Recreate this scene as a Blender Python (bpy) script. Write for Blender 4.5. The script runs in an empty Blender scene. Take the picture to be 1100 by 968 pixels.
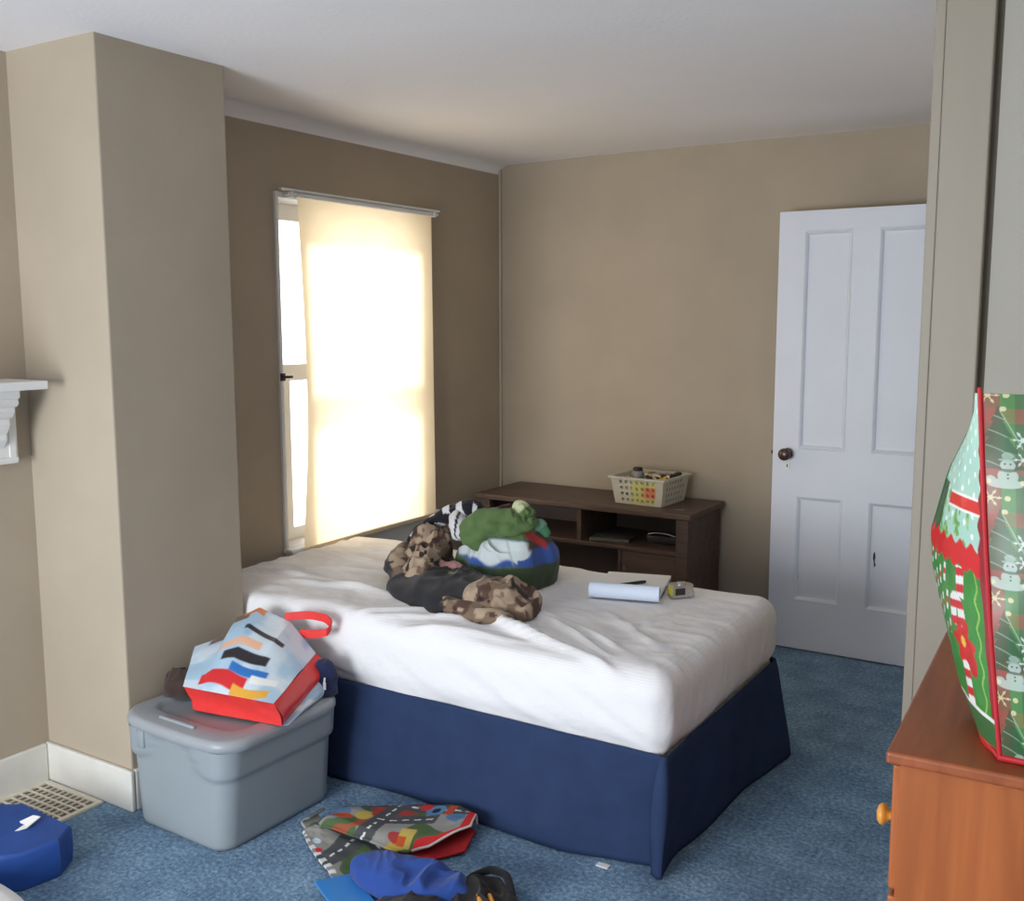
import bpy, bmesh, math
import numpy as np
from mathutils import Vector, Matrix
from math import sin, cos, pi, radians

scene = bpy.context.scene
COL = scene.collection

# ------------------------------------------------------------------ helpers
def lin(c):
    """0-255 sRGB -> linear"""
    o = []
    for v in c:
        v = v / 255.0
        o.append(v / 12.92 if v <= 0.04045 else ((v + 0.055) / 1.055) ** 2.4)
    return np.array(o)

def tag(o, label=None, cat=None, group=None, kind=None):
    if label: o['label'] = label
    if cat: o['category'] = cat
    if group: o['group'] = group
    if kind: o['kind'] = kind
    return o

def link(name, me, mat=None, parent=None):
    o = bpy.data.objects.new(name, me)
    COL.objects.link(o)
    if mat is not None:
        for m in (mat if isinstance(mat, (list, tuple)) else [mat]):
            me.materials.append(m)
    if parent is not None:
        o.parent = parent
    return o

def empty(name, loc=(0, 0, 0), rz=0.0):
    o = bpy.data.objects.new(name, None)
    COL.objects.link(o)
    o.location = loc
    o.rotation_euler = (0, 0, rz)
    o.empty_display_size = 0.05
    return o

def py_mesh(name, verts, faces, mat, parent=None, cols=None, smooth=True, solid=0.0, offset=-1.0):
    me = bpy.data.meshes.new(name)
    me.from_pydata([tuple(map(float, v)) for v in verts], [], [tuple(map(int, f)) for f in faces])
    me.update()
    if cols is not None:
        a = me.color_attributes.new('col', 'FLOAT_COLOR', 'POINT')
        buf = np.ones((len(verts), 4)); buf[:, :3] = cols
        a.data.foreach_set('color', buf.astype(np.float32).ravel())
    if smooth:
        me.polygons.foreach_set('use_smooth', [True] * len(me.polygons))
    o = link(name, me, mat, parent)
    if solid:
        m = o.modifiers.new('solid', 'SOLIDIFY'); m.thickness = solid; m.offset = offset
    return o

class MB:
    """collects shapes into one mesh"""
    def __init__(s):
        s.bm = bmesh.new()
    def _add(s, geom_verts, M):
        bmesh.ops.transform(s.bm, matrix=M, verts=geom_verts)
    def box(s, lo, hi, bev=0.0, seg=2, M=None):
        lo = Vector(lo); hi = Vector(hi)
        r = bmesh.ops.create_cube(s.bm, size=1.0)
        vs = r['verts']
        d = hi - lo
        T = Matrix.Translation((lo + hi) / 2) @ Matrix.Diagonal((d.x, d.y, d.z, 1))
        bmesh.ops.transform(s.bm, matrix=T, verts=vs)
        if bev > 0:
            es = list({e for v in vs for e in v.link_edges})
            rr = bmesh.ops.bevel(s.bm, geom=es, offset=bev, segments=seg, profile=0.5, affect='EDGES')
            vs = list({v for f in rr['faces'] for v in f.verts} | {v for v in vs if v.is_valid})
            # grow to the whole island
            seen = set(vs); st = list(vs)
            while st:
                v = st.pop()
                for e in v.link_edges:
                    w = e.other_vert(v)
                    if w not in seen: seen.add(w); st.append(w)
            vs = list(seen)
        if M is not None:
            bmesh.ops.transform(s.bm, matrix=M, verts=vs)
        return s
    def loft(s, loops, cap0=True, cap1=True, closed=True):
        L = [[s.bm.verts.new(p) for p in lp] for lp in loops]
        n = len(L[0])
        for a, b in zip(L[:-1], L[1:]):
            for i in range(n if closed else n - 1):
                j = (i + 1) % n
                s.bm.faces.new((a[i], a[j], b[j], b[i]))
        if cap0: s.bm.faces.new(list(reversed(L[0])))
        if cap1: s.bm.faces.new(L[-1])
        return s
    def lathe(s, prof, M=None, n=24, cap=True):
        loops = [[(r * cos(2 * pi * i / n), r * sin(2 * pi * i / n), z) for i in range(n)] for r, z in prof]
        if M is not None:
            loops = [[tuple(M @ Vector(p)) for p in lp] for lp in loops]
        return s.loft(loops, cap, cap)
    def tube(s, pts, r, n=8):
        pts = [Vector(p) for p in pts]
        rr = r if hasattr(r, '__len__') else [r] * len(pts)
        loops = []
        prev = None
        for i, p in enumerate(pts):
            t = (pts[min(i + 1, len(pts) - 1)] - pts[max(i - 1, 0)]).normalized()
            if prev is None:
                u = t.orthogonal().normalized()
            else:
                u = (prev - t * prev.dot(t)).normalized()
            prev = u; w = t.cross(u)
            loops.append([tuple(p + (u * cos(2 * pi * k / n) + w * sin(2 * pi * k / n)) * rr[i]) for k in range(n)])
        return s.loft(loops)
    def quad(s, a, b, c, d):
        s.bm.faces.new([s.bm.verts.new(p) for p in (a, b, c, d)]); return s
    def poly(s, pts):
        s.bm.faces.new([s.bm.verts.new(p) for p in pts]); return s
    def prism(s, pts, axis, a, b):
        """2D outline extruded along axis (0,1,2) from a to b"""
        def mk(p, t):
            q = list(p); q.insert(axis, t); return tuple(q)
        return s.loft([[mk(p, a) for p in pts], [mk(p, b) for p in pts]])
    def build(s, name, mat, parent=None, smooth=False, angle=35):
        bmesh.ops.recalc_face_normals(s.bm, faces=s.bm.faces)
        me = bpy.data.meshes.new(name)
        s.bm.to_mesh(me); s.bm.free()
        if smooth:
            me.polygons.foreach_set('use_smooth', [True] * len(me.polygons))
            try: me.set_sharp_from_angle(angle=radians(angle))
            except Exception: pass
        return link(name, me, mat, parent)

# numpy value noise
def _hash(ix, iy, iz, seed):
    h = (ix * 374761393 + iy * 668265263 + iz * 2147483647 + seed * 1274126177) & 0xFFFFFFFF
    h = ((h ^ (h >> 13)) * 1274126177) & 0xFFFFFFFF
    h = (h ^ (h >> 16)) & 0xFFFFFFFF
    return h / 4294967295.0

def vnoise(P, seed=0):
    P = np.asarray(P, float)
    i = np.floor(P).astype(np.int64); f = P - i
    f = f * f * f * (f * (f * 6 - 15) + 10)
    r = 0
    for dx in (0, 1):
        wx = f[:, 0] if dx else 1 - f[:, 0]
        for dy in (0, 1):
            wy = f[:, 1] if dy else 1 - f[:, 1]
            for dz in (0, 1):
                wz = f[:, 2] if dz else 1 - f[:, 2]
                r = r + wx * wy * wz * _hash(i[:, 0] + dx, i[:, 1] + dy, i[:, 2] + dz, seed)
    return r * 2 - 1

def fbm(P, seed=0, oct=4, gain=0.5):
    P = np.asarray(P, float); a = 1.0; r = 0; t = 0
    for k in range(oct):
        r = r + a * vnoise(P * (2 ** k) + 17.3 * k, seed + k); t += a; a *= gain
    return r / t

def ridge(P, seed=0, oct=3):
    P = np.asarray(P, float); a = 1.0; r = 0; t = 0
    for k in range(oct):
        r = r + a * (1 - np.abs(vnoise(P * (2 ** k) + 9.1 * k, seed + k)) * 2); t += a; a *= 0.5
    return r / t

def sst(a, b, x):
    t = np.clip((x - a) / (b - a), 0, 1); return t * t * (3 - 2 * t)

def xyz(a, b, c=0.0):
    a = np.asarray(a, float); b = np.asarray(b, float)
    return np.stack([a, b, np.zeros_like(a) + c], 1)

def put(C, mask, rgb):
    """paint linear colour where mask (0..1)"""
    m = np.clip(np.asarray(mask, float), 0, 1)[:, None]
    return C * (1 - m) + np.asarray(rgb)[None, :] * m

def grid(name, fn, nu, nv, mat, parent=None, paint=None, solid=0.0, wrap_u=False, keep=None, offset=-1.0, smooth=True):
    """surface from fn(u,v)->(N,3), u,v in 0..1; paint(u,v,P)->(N,3) linear colours"""
    us = np.linspace(0, 1, nu + (0 if wrap_u else 1), endpoint=not wrap_u)
    vs = np.linspace(0, 1, nv + 1)
    U, V = np.meshgrid(us, vs, indexing='ij')
    U = U.ravel(); V = V.ravel()
    P = fn(U, V)
    n1 = nv + 1; nU = len(us)
    F = []
    for i in range(nu):
        i2 = (i + 1) % nU
        for j in range(nv):
            if keep is not None and not keep(i, j): continue
            F.append((i * n1 + j, i2 * n1 + j, i2 * n1 + j + 1, i * n1 + j + 1))
    cols = paint(U, V, P) if paint else None
    return py_mesh(name, P, F, mat, parent, cols, solid=solid, offset=offset, smooth=smooth)

# ------------------------------------------------------------------ materials
def mat(name, c, rough=0.6, spec=0.3, var=0.0, vscale=4.0, bump=0.0, bscale=200.0, metal=0.0, stretch=(1, 1, 1), c2=None):
    m = bpy.data.materials.new(name); m.use_nodes = True
    nt = m.node_tree; b = nt.nodes['Principled BSDF']
    base = lin(c)
    b.inputs['Base Color'].default_value = (*base, 1)
    b.inputs['Roughness'].default_value = rough
    b.inputs['Specular IOR Level'].default_value = spec
    b.inputs['Metallic'].default_value = metal
    tc = nt.nodes.new('ShaderNodeTexCoord'); mp = nt.nodes.new('ShaderNodeMapping')
    mp.inputs['Scale'].default_value = stretch
    nt.links.new(tc.outputs['Object'], mp.inputs['Vector'])
    if var > 0 or c2 is not None:
        n = nt.nodes.new('ShaderNodeTexNoise'); n.inputs['Scale'].default_value = vscale
        n.inputs['Detail'].default_value = 5
        nt.links.new(mp.outputs[0], n.inputs['Vector'])
        r = nt.nodes.new('ShaderNodeValToRGB')
        lo = lin(c2) if c2 is not None else base * (1 - var)
        hi = base if c2 is not None else np.minimum(base * (1 + var), 1)
        r.color_ramp.elements[0].color = (*lo, 1); r.color_ramp.elements[1].color = (*hi, 1)
        r.color_ramp.elements[0].position = 0.32; r.color_ramp.elements[1].position = 0.68
        nt.links.new(n.outputs['Fac'], r.inputs['Fac'])
        nt.links.new(r.outputs['Color'], b.inputs['Base Color'])
    if bump > 0:
        n2 = nt.nodes.new('ShaderNodeTexNoise'); n2.inputs['Scale'].default_value = bscale
        n2.inputs['Detail'].default_value = 3
        nt.links.new(mp.outputs[0], n2.inputs['Vector'])
        bp = nt.nodes.new('ShaderNodeBump'); bp.inputs['Strength'].default_value = bump
        bp.inputs['Distance'].default_value = 0.01
        nt.links.new(n2.outputs['Fac'], bp.inputs['Height'])
        nt.links.new(bp.outputs['Normal'], b.inputs['Normal'])
    return m

def painted(name, rough=0.8, spec=0.2, bump=0.15, bscale=300, sheen=0.0):
    m = bpy.data.materials.new(name); m.use_nodes = True
    nt = m.node_tree; b = nt.nodes['Principled BSDF']
    a = nt.nodes.new('ShaderNodeAttribute'); a.attribute_name = 'col'
    nt.links.new(a.outputs['Color'], b.inputs['Base Color'])
    b.inputs['Roughness'].default_value = rough
    b.inputs['Specular IOR Level'].default_value = spec
    if sheen: b.inputs['Sheen Weight'].default_value = sheen
    if bump > 0:
        tc = nt.nodes.new('ShaderNodeTexCoord')
        n2 = nt.nodes.new('ShaderNodeTexNoise'); n2.inputs['Scale'].default_value = bscale
        nt.links.new(tc.outputs['Object'], n2.inputs['Vector'])
        bp = nt.nodes.new('ShaderNodeBump'); bp.inputs['Strength'].default_value = bump
        bp.inputs['Distance'].default_value = 0.005
        nt.links.new(n2.outputs['Fac'], bp.inputs['Height'])
        nt.links.new(bp.outputs['Normal'], b.inputs['Normal'])
    return m

M_wall = mat('tan wall paint', (172, 159, 141), 0.75, 0.25, var=0.05, vscale=2.5, bump=0.04, bscale=60)
M_ceil = mat('ceiling paint', (240, 237, 238), 0.85, 0.15, var=0.02, vscale=1.5, bump=0.1, bscale=60)
M_white = mat('white gloss paint', (228, 228, 226), 0.4, 0.4, var=0.03, vscale=6, bump=0.04, bscale=60)
M_door = mat('door paint', (218, 222, 232), 0.45, 0.4, var=0.03, vscale=3, bump=0.05, bscale=40)
M_base = mat('baseboard paint', (216, 214, 206), 0.45, 0.4, var=0.05, vscale=8, bump=0.06, bscale=50)
M_post = mat('casing paint', (158, 150, 136), 0.5, 0.35, var=0.04, vscale=4, bump=0.05, bscale=60, stretch=(1, 1, .2))
M_gap_shade = mat('painted gap shade', (104, 98, 88), 0.9, 0.1, var=0.1)
M_wallr = mat('grey wall paint', (172, 169, 158), 0.8, 0.2, var=0.04, vscale=2, bump=0.1, bscale=90)

def carpet():
    m = bpy.data.materials.new('blue carpet'); m.use_nodes = True
    nt = m.node_tree; b = nt.nodes['Principled BSDF']
    b.inputs['Roughness'].default_value = 1.0; b.inputs['Specular IOR Level'].default_value = 0.05
    b.inputs['Sheen Weight'].default_value = 0.25
    tc = nt.nodes.new('ShaderNodeTexCoord')
    n = nt.nodes.new('ShaderNodeTexNoise'); n.inputs['Scale'].default_value = 75; n.inputs['Detail'].default_value = 6; n.inputs['Roughness'].default_value = .7
    big = nt.nodes.new('ShaderNodeTexNoise'); big.inputs['Scale'].default_value = 7; big.inputs['Detail'].default_value = 4
    for k in (n, big): nt.links.new(tc.outputs['Object'], k.inputs['Vector'])
    mix = nt.nodes.new('ShaderNodeMath'); mix.operation = 'MULTIPLY_ADD'
    mix.inputs[1].default_value = 0.35
    nt.links.new(big.outputs['Fac'], mix.inputs[0]); nt.links.new(n.outputs['Fac'], mix.inputs[2])
    r = nt.nodes.new('ShaderNodeValToRGB')
    e = r.color_ramp.elements
    e[0].position = 0.5; e[0].color = (*lin((54, 86, 118)), 1)
    e[1].position = 0.86; e[1].color = (*lin((150, 184, 210)), 1)
    k = e.new(0.66); k.color = (*lin((90, 130, 164)), 1)
    nt.links.new(mix.outputs[0], r.inputs['Fac'])
    nt.links.new(r.outputs['Color'], b.inputs['Base Color'])
    bp = nt.nodes.new('ShaderNodeBump'); bp.inputs['Strength'].default_value = 0.9; bp.inputs['Distance'].default_value = 0.012
    nt.links.new(n.outputs['Fac'], bp.inputs['Height']); nt.links.new(bp.outputs['Normal'], b.inputs['Normal'])
    return m
M_carpet = carpet()

def sheet_mat():
    m = bpy.data.materials.new('white ribbed sheet'); m.use_nodes = True
    nt = m.node_tree; b = nt.nodes['Principled BSDF']
    b.inputs['Roughness'].default_value = 0.9; b.inputs['Specular IOR Level'].default_value = 0.1
    tc = nt.nodes.new('ShaderNodeTexCoord')
    w = nt.nodes.new('ShaderNodeTexWave'); w.bands_direction = 'Z'; w.inputs['Scale'].default_value = 48
    w.inputs['Distortion'].default_value = 0.3
    nt.links.new(tc.outputs['Object'], w.inputs['Vector'])
    r = nt.nodes.new('ShaderNodeValToRGB')
    r.color_ramp.elements[0].color = (*lin((231, 231, 234)), 1); r.color_ramp.elements[1].color = (*lin((238, 236, 236)), 1)
    nt.links.new(w.outputs['Fac'], r.inputs['Fac']); nt.links.new(r.outputs['Color'], b.inputs['Base Color'])
    n = nt.nodes.new('ShaderNodeTexNoise'); n.inputs['Scale'].default_value = 18; n.inputs['Detail'].default_value = 4
    nt.links.new(tc.outputs['Object'], n.inputs['Vector'])
    bp = nt.nodes.new('ShaderNodeBump'); bp.inputs['Strength'].default_value = 0.25; bp.inputs['Distance'].default_value = 0.02
    nt.links.new(n.outputs['Fac'], bp.inputs['Height']); nt.links.new(bp.outputs['Normal'], b.inputs['Normal'])
    return m
M_sheet = sheet_mat()

def blind_mat():
    m = bpy.data.materials.new('cream blind cloth'); m.use_nodes = True
    nt = m.node_tree; out = nt.nodes['Material Output']
    nt.nodes.remove(nt.nodes['Principled BSDF'])
    d = nt.nodes.new('ShaderNodeBsdfDiffuse'); t = nt.nodes.new('ShaderNodeBsdfTranslucent')
    d.inputs['Color'].default_value = (*lin((228, 214, 190)), 1)
    t.inputs['Color'].default_value = (*lin((255, 238, 206)), 1)
    tc = nt.nodes.new('ShaderNodeTexCoord')
    n = nt.nodes.new('ShaderNodeTexNoise'); n.inputs['Scale'].default_value = 9; n.inputs['Detail'].default_value = 4
    nt.links.new(tc.outputs['Object'], n.inputs['Vector'])
    r = nt.nodes.new('ShaderNodeValToRGB')
    r.color_ramp.elements[0].color = (*lin((250, 228, 190)), 1); r.color_ramp.elements[1].color = (*lin((255, 240, 210)), 1)
    nt.links.new(n.outputs['Fac'], r.inputs['Fac']); nt.links.new(r.outputs['Color'], t.inputs['Color'])
    mx = nt.nodes.new('ShaderNodeMixShader'); mx.inputs['Fac'].default_value = 0.72
    nt.links.new(d.outputs[0], mx.inputs[1]); nt.links.new(t.outputs[0], mx.inputs[2])
    nt.links.new(mx.outputs[0], out.inputs['Surface'])
    return m

def glass_mat():
    m = bpy.data.materials.new('window glass'); m.use_nodes = True
    nt = m.node_tree; out = nt.nodes['Material Output']
    nt.nodes.remove(nt.nodes['Principled BSDF'])
    t = nt.nodes.new('ShaderNodeBsdfTransparent'); g = nt.nodes.new('ShaderNodeBsdfGlossy')
    g.inputs['Roughness'].default_value = 0.02
    mx = nt.nodes.new('ShaderNodeMixShader'); mx.inputs['Fac'].default_value = 0.06
    nt.links.new(t.outputs[0], mx.inputs[1]); nt.links.new(g.outputs[0], mx.inputs[2])
    nt.links.new(mx.outputs[0], out.inputs['Surface'])
    return m

def wood_mat(name, c, c2, rough=0.4, spec=0.4, scale=6.0, stretch=(8, 8, 0.6), dist=4.0):
    m = bpy.data.materials.new(name); m.use_nodes = True
    nt = m.node_tree; b = nt.nodes['Principled BSDF']
    b.inputs['Roughness'].default_value = rough; b.inputs['Specular IOR Level'].default_value = spec
    tc = nt.nodes.new('ShaderNodeTexCoord'); mp = nt.nodes.new('ShaderNodeMapping'); mp.inputs['Scale'].default_value = stretch
    n = nt.nodes.new('ShaderNodeTexNoise'); n.inputs['Scale'].default_value = scale; n.inputs['Detail'].default_value = 6; n.inputs['Distortion'].default_value = dist * .2
    nt.links.new(tc.outputs['Object'], mp.inputs['Vector']); nt.links.new(mp.outputs[0], n.inputs['Vector'])
    r = nt.nodes.new('ShaderNodeValToRGB')
    r.color_ramp.elements[0].position = .3; r.color_ramp.elements[1].position = .7
    r.color_ramp.elements[0].color = (*lin(c2), 1); r.color_ramp.elements[1].color = (*lin(c), 1)
    nt.links.new(n.outputs['Fac'], r.inputs['Fac']); nt.links.new(r.outputs['Color'], b.inputs['Base Color'])
    bp = nt.nodes.new('ShaderNodeBump'); bp.inputs['Strength'].default_value = 0.06; bp.inputs['Distance'].default_value = 0.004
    nt.links.new(n.outputs['Fac'], bp.inputs['Height']); nt.links.new(bp.outputs['Normal'], b.inputs['Normal'])
    return m

M_blind = blind_mat(); M_glass = glass_mat()
M_pine = wood_mat('orange brown pine', (172, 98, 50), (148, 80, 40), stretch=(10, 10, .8), scale=3)
M_pinetop = wood_mat('orange brown pine top', (160, 88, 52), (134, 72, 42), stretch=(10, .8, 10), scale=3)
M_knob = wood_mat('honey wood knob', (226, 160, 70), (205, 135, 52), rough=.3)
M_espresso = wood_mat('dark brown veneer', (100, 80, 70), (78, 62, 56), stretch=(.8, 8, 8), scale=4, rough=.45)
M_espresso_in = mat('dark stand interior', (112, 100, 94), .7, .2, var=.1)
M_plastic = mat('grey plastic', (142, 151, 156), .42, .4, var=.03, vscale=4, bump=.05, bscale=400)
M_lid = mat('grey lid plastic', (150, 155, 160), .36, .45, var=.03, vscale=4, bump=.05, bscale=400)
M_skirt = mat('navy cotton', (47, 62, 94), .9, .1, var=.08, vscale=12, bump=.15, bscale=500)
M_box = mat('box spring ticking', (214, 212, 206), .9, .1, var=.05, vscale=20)
M_black = mat('black plastic', (48, 46, 48), .4, .4, var=.1)
M_chrome = mat('chrome', (200, 200, 200), .2, .6, metal=.9, var=.05)
M_brass = mat('aged brown knob', (70, 48, 44), .25, .6, var=.15)
M_paper = mat('white paper', (232, 230, 228), .8, .2, var=.02)
M_bluepaper = mat('pale blue paper', (216, 228, 246), .7, .2, var=.02)
M_vent = mat('cream vent enamel', (214, 206, 188), .45, .4, var=.06, vscale=20)
M_cloth = painted('printed cloth', .92, .1, .3, 350, sheen=.15)
M_print = painted('glossy printed bag', .32, .4, .03, 40)
M_bpaint = painted('basket plastic', .45, .35, 0)
M_rug = painted('printed rug', .95, .05, .5, 500)

# ------------------------------------------------------------------ camera
H = 1.55
f_px, yaw, pitch, roll = 1094.5, radians(32.0904), radians(7.3592), radians(-0.1405)
fw = Vector((-sin(yaw) * cos(pitch), cos(yaw) * cos(pitch), -sin(pitch)))
r0 = Vector((cos(yaw), sin(yaw), 0)); u0 = r0.cross(fw)
rt = r0 * cos(roll) + u0 * sin(roll); up = -r0 * sin(roll) + u0 * cos(roll)
cam = bpy.data.cameras.new('camera'); camo = bpy.data.objects.new('camera', cam); COL.objects.link(camo)
cam.sensor_fit = 'HORIZONTAL'; cam.sensor_width = 36; cam.lens = f_px / 1100 * 36
cam.clip_start = .05
camo.matrix_world = Matrix(((rt.x, up.x, -fw.x, 0), (rt.y, up.y, -fw.y, 0), (rt.z, up.z, -fw.z, H), (0, 0, 0, 1)))
scene.camera = camo

# ------------------------------------------------------------------ room
CE = 2.38
WX = -3.09          # window wall plane
BY = 4.81           # back wall plane
def struct(name, b, m, label=None, smooth=False):
    o = b.build(name, m, None, smooth) if isinstance(b, MB) else b
    tag(o, label, None, None, 'structure'); return o

struct('floor', MB().box((-3.4, -3.0, -.1), (1.6, BY + .2, 0)), M_carpet, 'blue cut pile carpet covering the bedroom floor')
# ceiling, very slightly uneven old plaster
def ceil_fn(u, v):
    x = -3.4 + u * 5.0; y = -3.0 + v * (BY + 3.2)
    z = CE + .006 * fbm(xyz(x * .9, y * .9), 3, 2)
    return xyz(x, y, z)
struct('ceiling', grid('ceiling', ceil_fn, 80, 110, M_ceil, solid=.1, offset=1), None, 'off white plaster ceiling above the bedroom')
# window wall with an opening
OY0, OY1, OZ0, OZ1 = 3.105, 4.13, .575, 2.05
b = MB()
b.box((WX - .2, -3.0, 0), (WX, OY0, CE + .05)); b.box((WX - .2, OY1, 0), (WX, BY, CE + .05))
b.box((WX - .2, OY0, 0), (WX, OY1, OZ0)); b.box((WX - .2, OY0, OZ1), (WX, OY1, CE + .05))
struct('wall_left', b, M_wall, 'taupe wall with the tall blind covered window')
struct('wall_back', MB().box((WX - .2, BY, 0), (1.6, BY + .15, CE + .05)), M_wall, 'taupe back wall behind the media stand')
struct('wall_chimney', MB().box((WX - .02, 1.965, 0), (-2.66, 2.458, CE + .05), .006, 2), M_wall, 'taupe boxed projection between mantel and bed')
# cove along the window wall ceiling line and back wall
cv = [(WX, CE - .05)] + [(WX + .075 * (1 - cos(a)), CE - .05 + .05 * sin(a)) for a in np.linspace(.12, pi / 2, 8)] + [(WX + .075, CE + .02), (WX, CE + .02)]
struct('trim_1', MB().prism(cv, 1, 2.47, BY), M_ceil, 'narrow white cove along the ceiling above the window wall', True)
# pale bead in the far corner
struct('trim_2', MB().box((WX, BY - .018, .1), (WX + .014, BY, CE - .02), .004), mat('bead paint', (178, 166, 147), .75, .25, var=.03), 'pale vertical bead in the far corner of the room')
# right hand wall: end post, wall behind the dresser, side wall with the doorway
PX0, PX1, PY = -.531, -.388, 2.9
struct('wall_right', MB().box((PX1 + .018, PY + .02, 0), (1.6, PY + .14, CE + .05)).box((-.40, PY + .10, 0), (-.30, PY + .14, CE + .05)), M_wallr, 'pale grey wall beside the casing behind the dresser')
b = MB().box((PX0, PY, 0), (PX0 + .026, PY + .05, CE + .02), .003).box((PX0 + .027, PY - .006, 0), (PX1, PY + .05, CE + .02), .004)
b.box((PX0, PY + .05, 0), (-.40, PY + .12, CE + .02))
struct('trim_3', b, M_post, 'wide painted corner casing in front of the door')
struct('shadow_strip', MB().box((PX1, PY + .03, 0), (PX1 + .018, PY + .06, CE + .02)), M_gap_shade, 'dark strip painted as the shadow gap beside the corner casing')  # solid strip, gap shade put into its dark colour
b = MB().box((-.531, PY + .12, 0), (-.40, 3.84, CE + .05)).box((-.69, 3.84, 0), (-.40, 3.90, CE + .05)).box((-.69, 4.68, 0), (-.40, BY, CE + .05)).box((-.69, 3.90, 2.05), (-.40, 4.68, CE + .05))
struct('wall_hall', b, M_wall, 'taupe side wall with the doorway beyond the casing')
# baseboards
def bboard(name, lo, hi, label):
    b = MB().box(lo, hi, .006, 3)
    struct(name, b, M_base, label)
bboard('baseboard_left', (WX, -3.0, 0), (WX + .018, 1.947, .135), 'white baseboard along the mantel wall by the floor vent')
bboard('baseboard_chimney', (WX, 1.947, 0), (-2.642, 1.965, .135), 'white baseboard under the boxed projection behind the floor vent')
bboard('baseboard_side', (-2.66, 1.965, 0), (-2.642, 2.458, .135), 'white baseboard end behind the grey tote')
bboard('baseboard_back', (WX, BY - .018, 0), (-.7, BY, .135), 'baseboard along the back wall behind the media stand')

# ------------------------------------------------------------------ window
win = empty('window_1', (WX, (OY0 + OY1) / 2, OZ0)); tag(win, 'tall sash window glowing behind the cream blind', None, None, 'structure')
def wbox(b, lo, hi, bev=.003):
    return b.box(tuple(Vector(lo) - win.location), tuple(Vector(hi) - win.location), bev)
b = MB()
wbox(b, (WX - .2, OY0 - .012, OZ0), (WX + .012, OY0 + .006, OZ1)); wbox(b, (WX - .2, OY1 - .006, OZ0), (WX + .012, OY1 + .012, OZ1))
wbox(b, (WX - .2, OY0 - .012, OZ1 - .004), (WX + .014, OY1 + .012, OZ1 + .022))
b.build('window_frame', M_white, win)
b = MB(); wbox(b, (WX - .195, OY0 - .0005, OZ0 - .015), (WX + .01, OY1 + .0005, OZ0 + .005), .001); wbox(b, (WX + .0005, OY0 - .02, OZ0 - .018), (WX + .055, OY1 + .045, OZ0 + .004), .008); b.build('window_sill', M_white, win)
b = MB(); wbox(b, (WX, OY0 - .01, OZ0 - .13), (WX + .022, OY1 + .02, OZ0 - .022), .004); b.build('window_apron', M_white, win)
def sash(x0, z0, z1, tr):
    b = MB()
    y0, y1 = OY0 + .006, OY1 - .006
    wbox(b, (x0, y0, z0), (x0 + .035, y0 + .145, z1)); wbox(b, (x0, y1 - .145, z0), (x0 + .035, y1, z1))
    wbox(b, (x0 + .002, y0 + .144, z1 - tr), (x0 + .033, y1 - .144, z1)); wbox(b, (x0 + .002, y0 + .144, z0), (x0 + .033, y1 - .144, z0 + .055))
    s = b.build('sash', M_white, win)
    g = MB(); wbox(g, (x0 + .014, y0 + .145, z0 + .055), (x0 + .018, y1 - .145, z1 - tr), 0)
    g.build('pane', M_glass, s)
sash(WX - .17, 1.28, OZ1 - .004, .07); sash(WX - .13, OZ0 + .004, 1.355, .07)
b = MB()
lx = Vector((WX + .012, OY0, 1.311)) - win.location
b.box((lx.x - .004, lx.y - .012, lx.z - .016), (lx.x + .006, lx.y + .012, lx.z + .016), .002)
b.tube([(lx.x + .006, lx.y, lx.z), (lx.x + .02, lx.y + .02, lx.z), (lx.x + .02, lx.y + .035, lx.z)], .006)
b.build('latch', M_black, win)
b = MB(); lx = Vector((WX + .012, OY1, 1.312)) - win.location
b.box((lx.x - .006, lx.y - .012, lx.z - .014), (lx.x + .006, lx.y + .022, lx.z + .010), .002)
b.build('latch', M_white, win)

# roller blind
bl = empty('roller_blind', (WX + .05, 3.65, 2.06)); tag(bl, 'cream roller blind pulled down over the bright window', 'blind')
def bl_fn(u, v):
    z = -.012 - v * 1.482
    edge = .474 - .012 * np.sin(v * pi * .8) + .026 * sst(.6, 1, v)
    y = -edge + u * (edge + .458)
    x = .004 * np.sin(u * 5 + v * 2) + .012 * np.exp(-(u / .05) ** 2) * np.sin(v * pi) + .004
    return np.stack([x, y, z], 1)
grid('blind_cloth', bl_fn, 50, 60, M_blind, bl)
b = MB(); b.tube([(-.006, -.47, .0), (-.006, .47, .0)], .011, 16); b.build('roller', M_white, bl, True)
b = MB(); b.box((-.012, -.56, .012), (.006, .525, .022), .002); b.build('head_rail', M_white, bl)
for s, y in ((-1, -.50), (1, .49)):
    b = MB(); b.box((-.038, y - .008, -.012), (.004, y + .008, .022), .002); b.box((-.02, y, -.005), (.002, y + .025 * s, .006), .001)
    b.build('bracket', M_white, bl)
b = MB(); b.box((-.002, -.455, -1.502), (.010, .455, -1.484), .002); b.build('bottom_bar', mat('cream bar', (222, 206, 180), .6, .2, var=.03), bl)
# cord hanging by the apron
b = MB(); b.tube([(WX + .03, 4.026, .60 - .04), (WX + .032, 4.03, .53), (WX + .03, 4.02, .47), (WX + .035, 4.035, .40), (WX + .03, 4.04, .2), (WX + .06, 4.06, .01)], .004)
tag(b.build('electric_cord', mat('white cord', (225, 222, 215), .5, .3, var=.02), None, True), 'thin white cord hanging below the window sill', 'cord')

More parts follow.
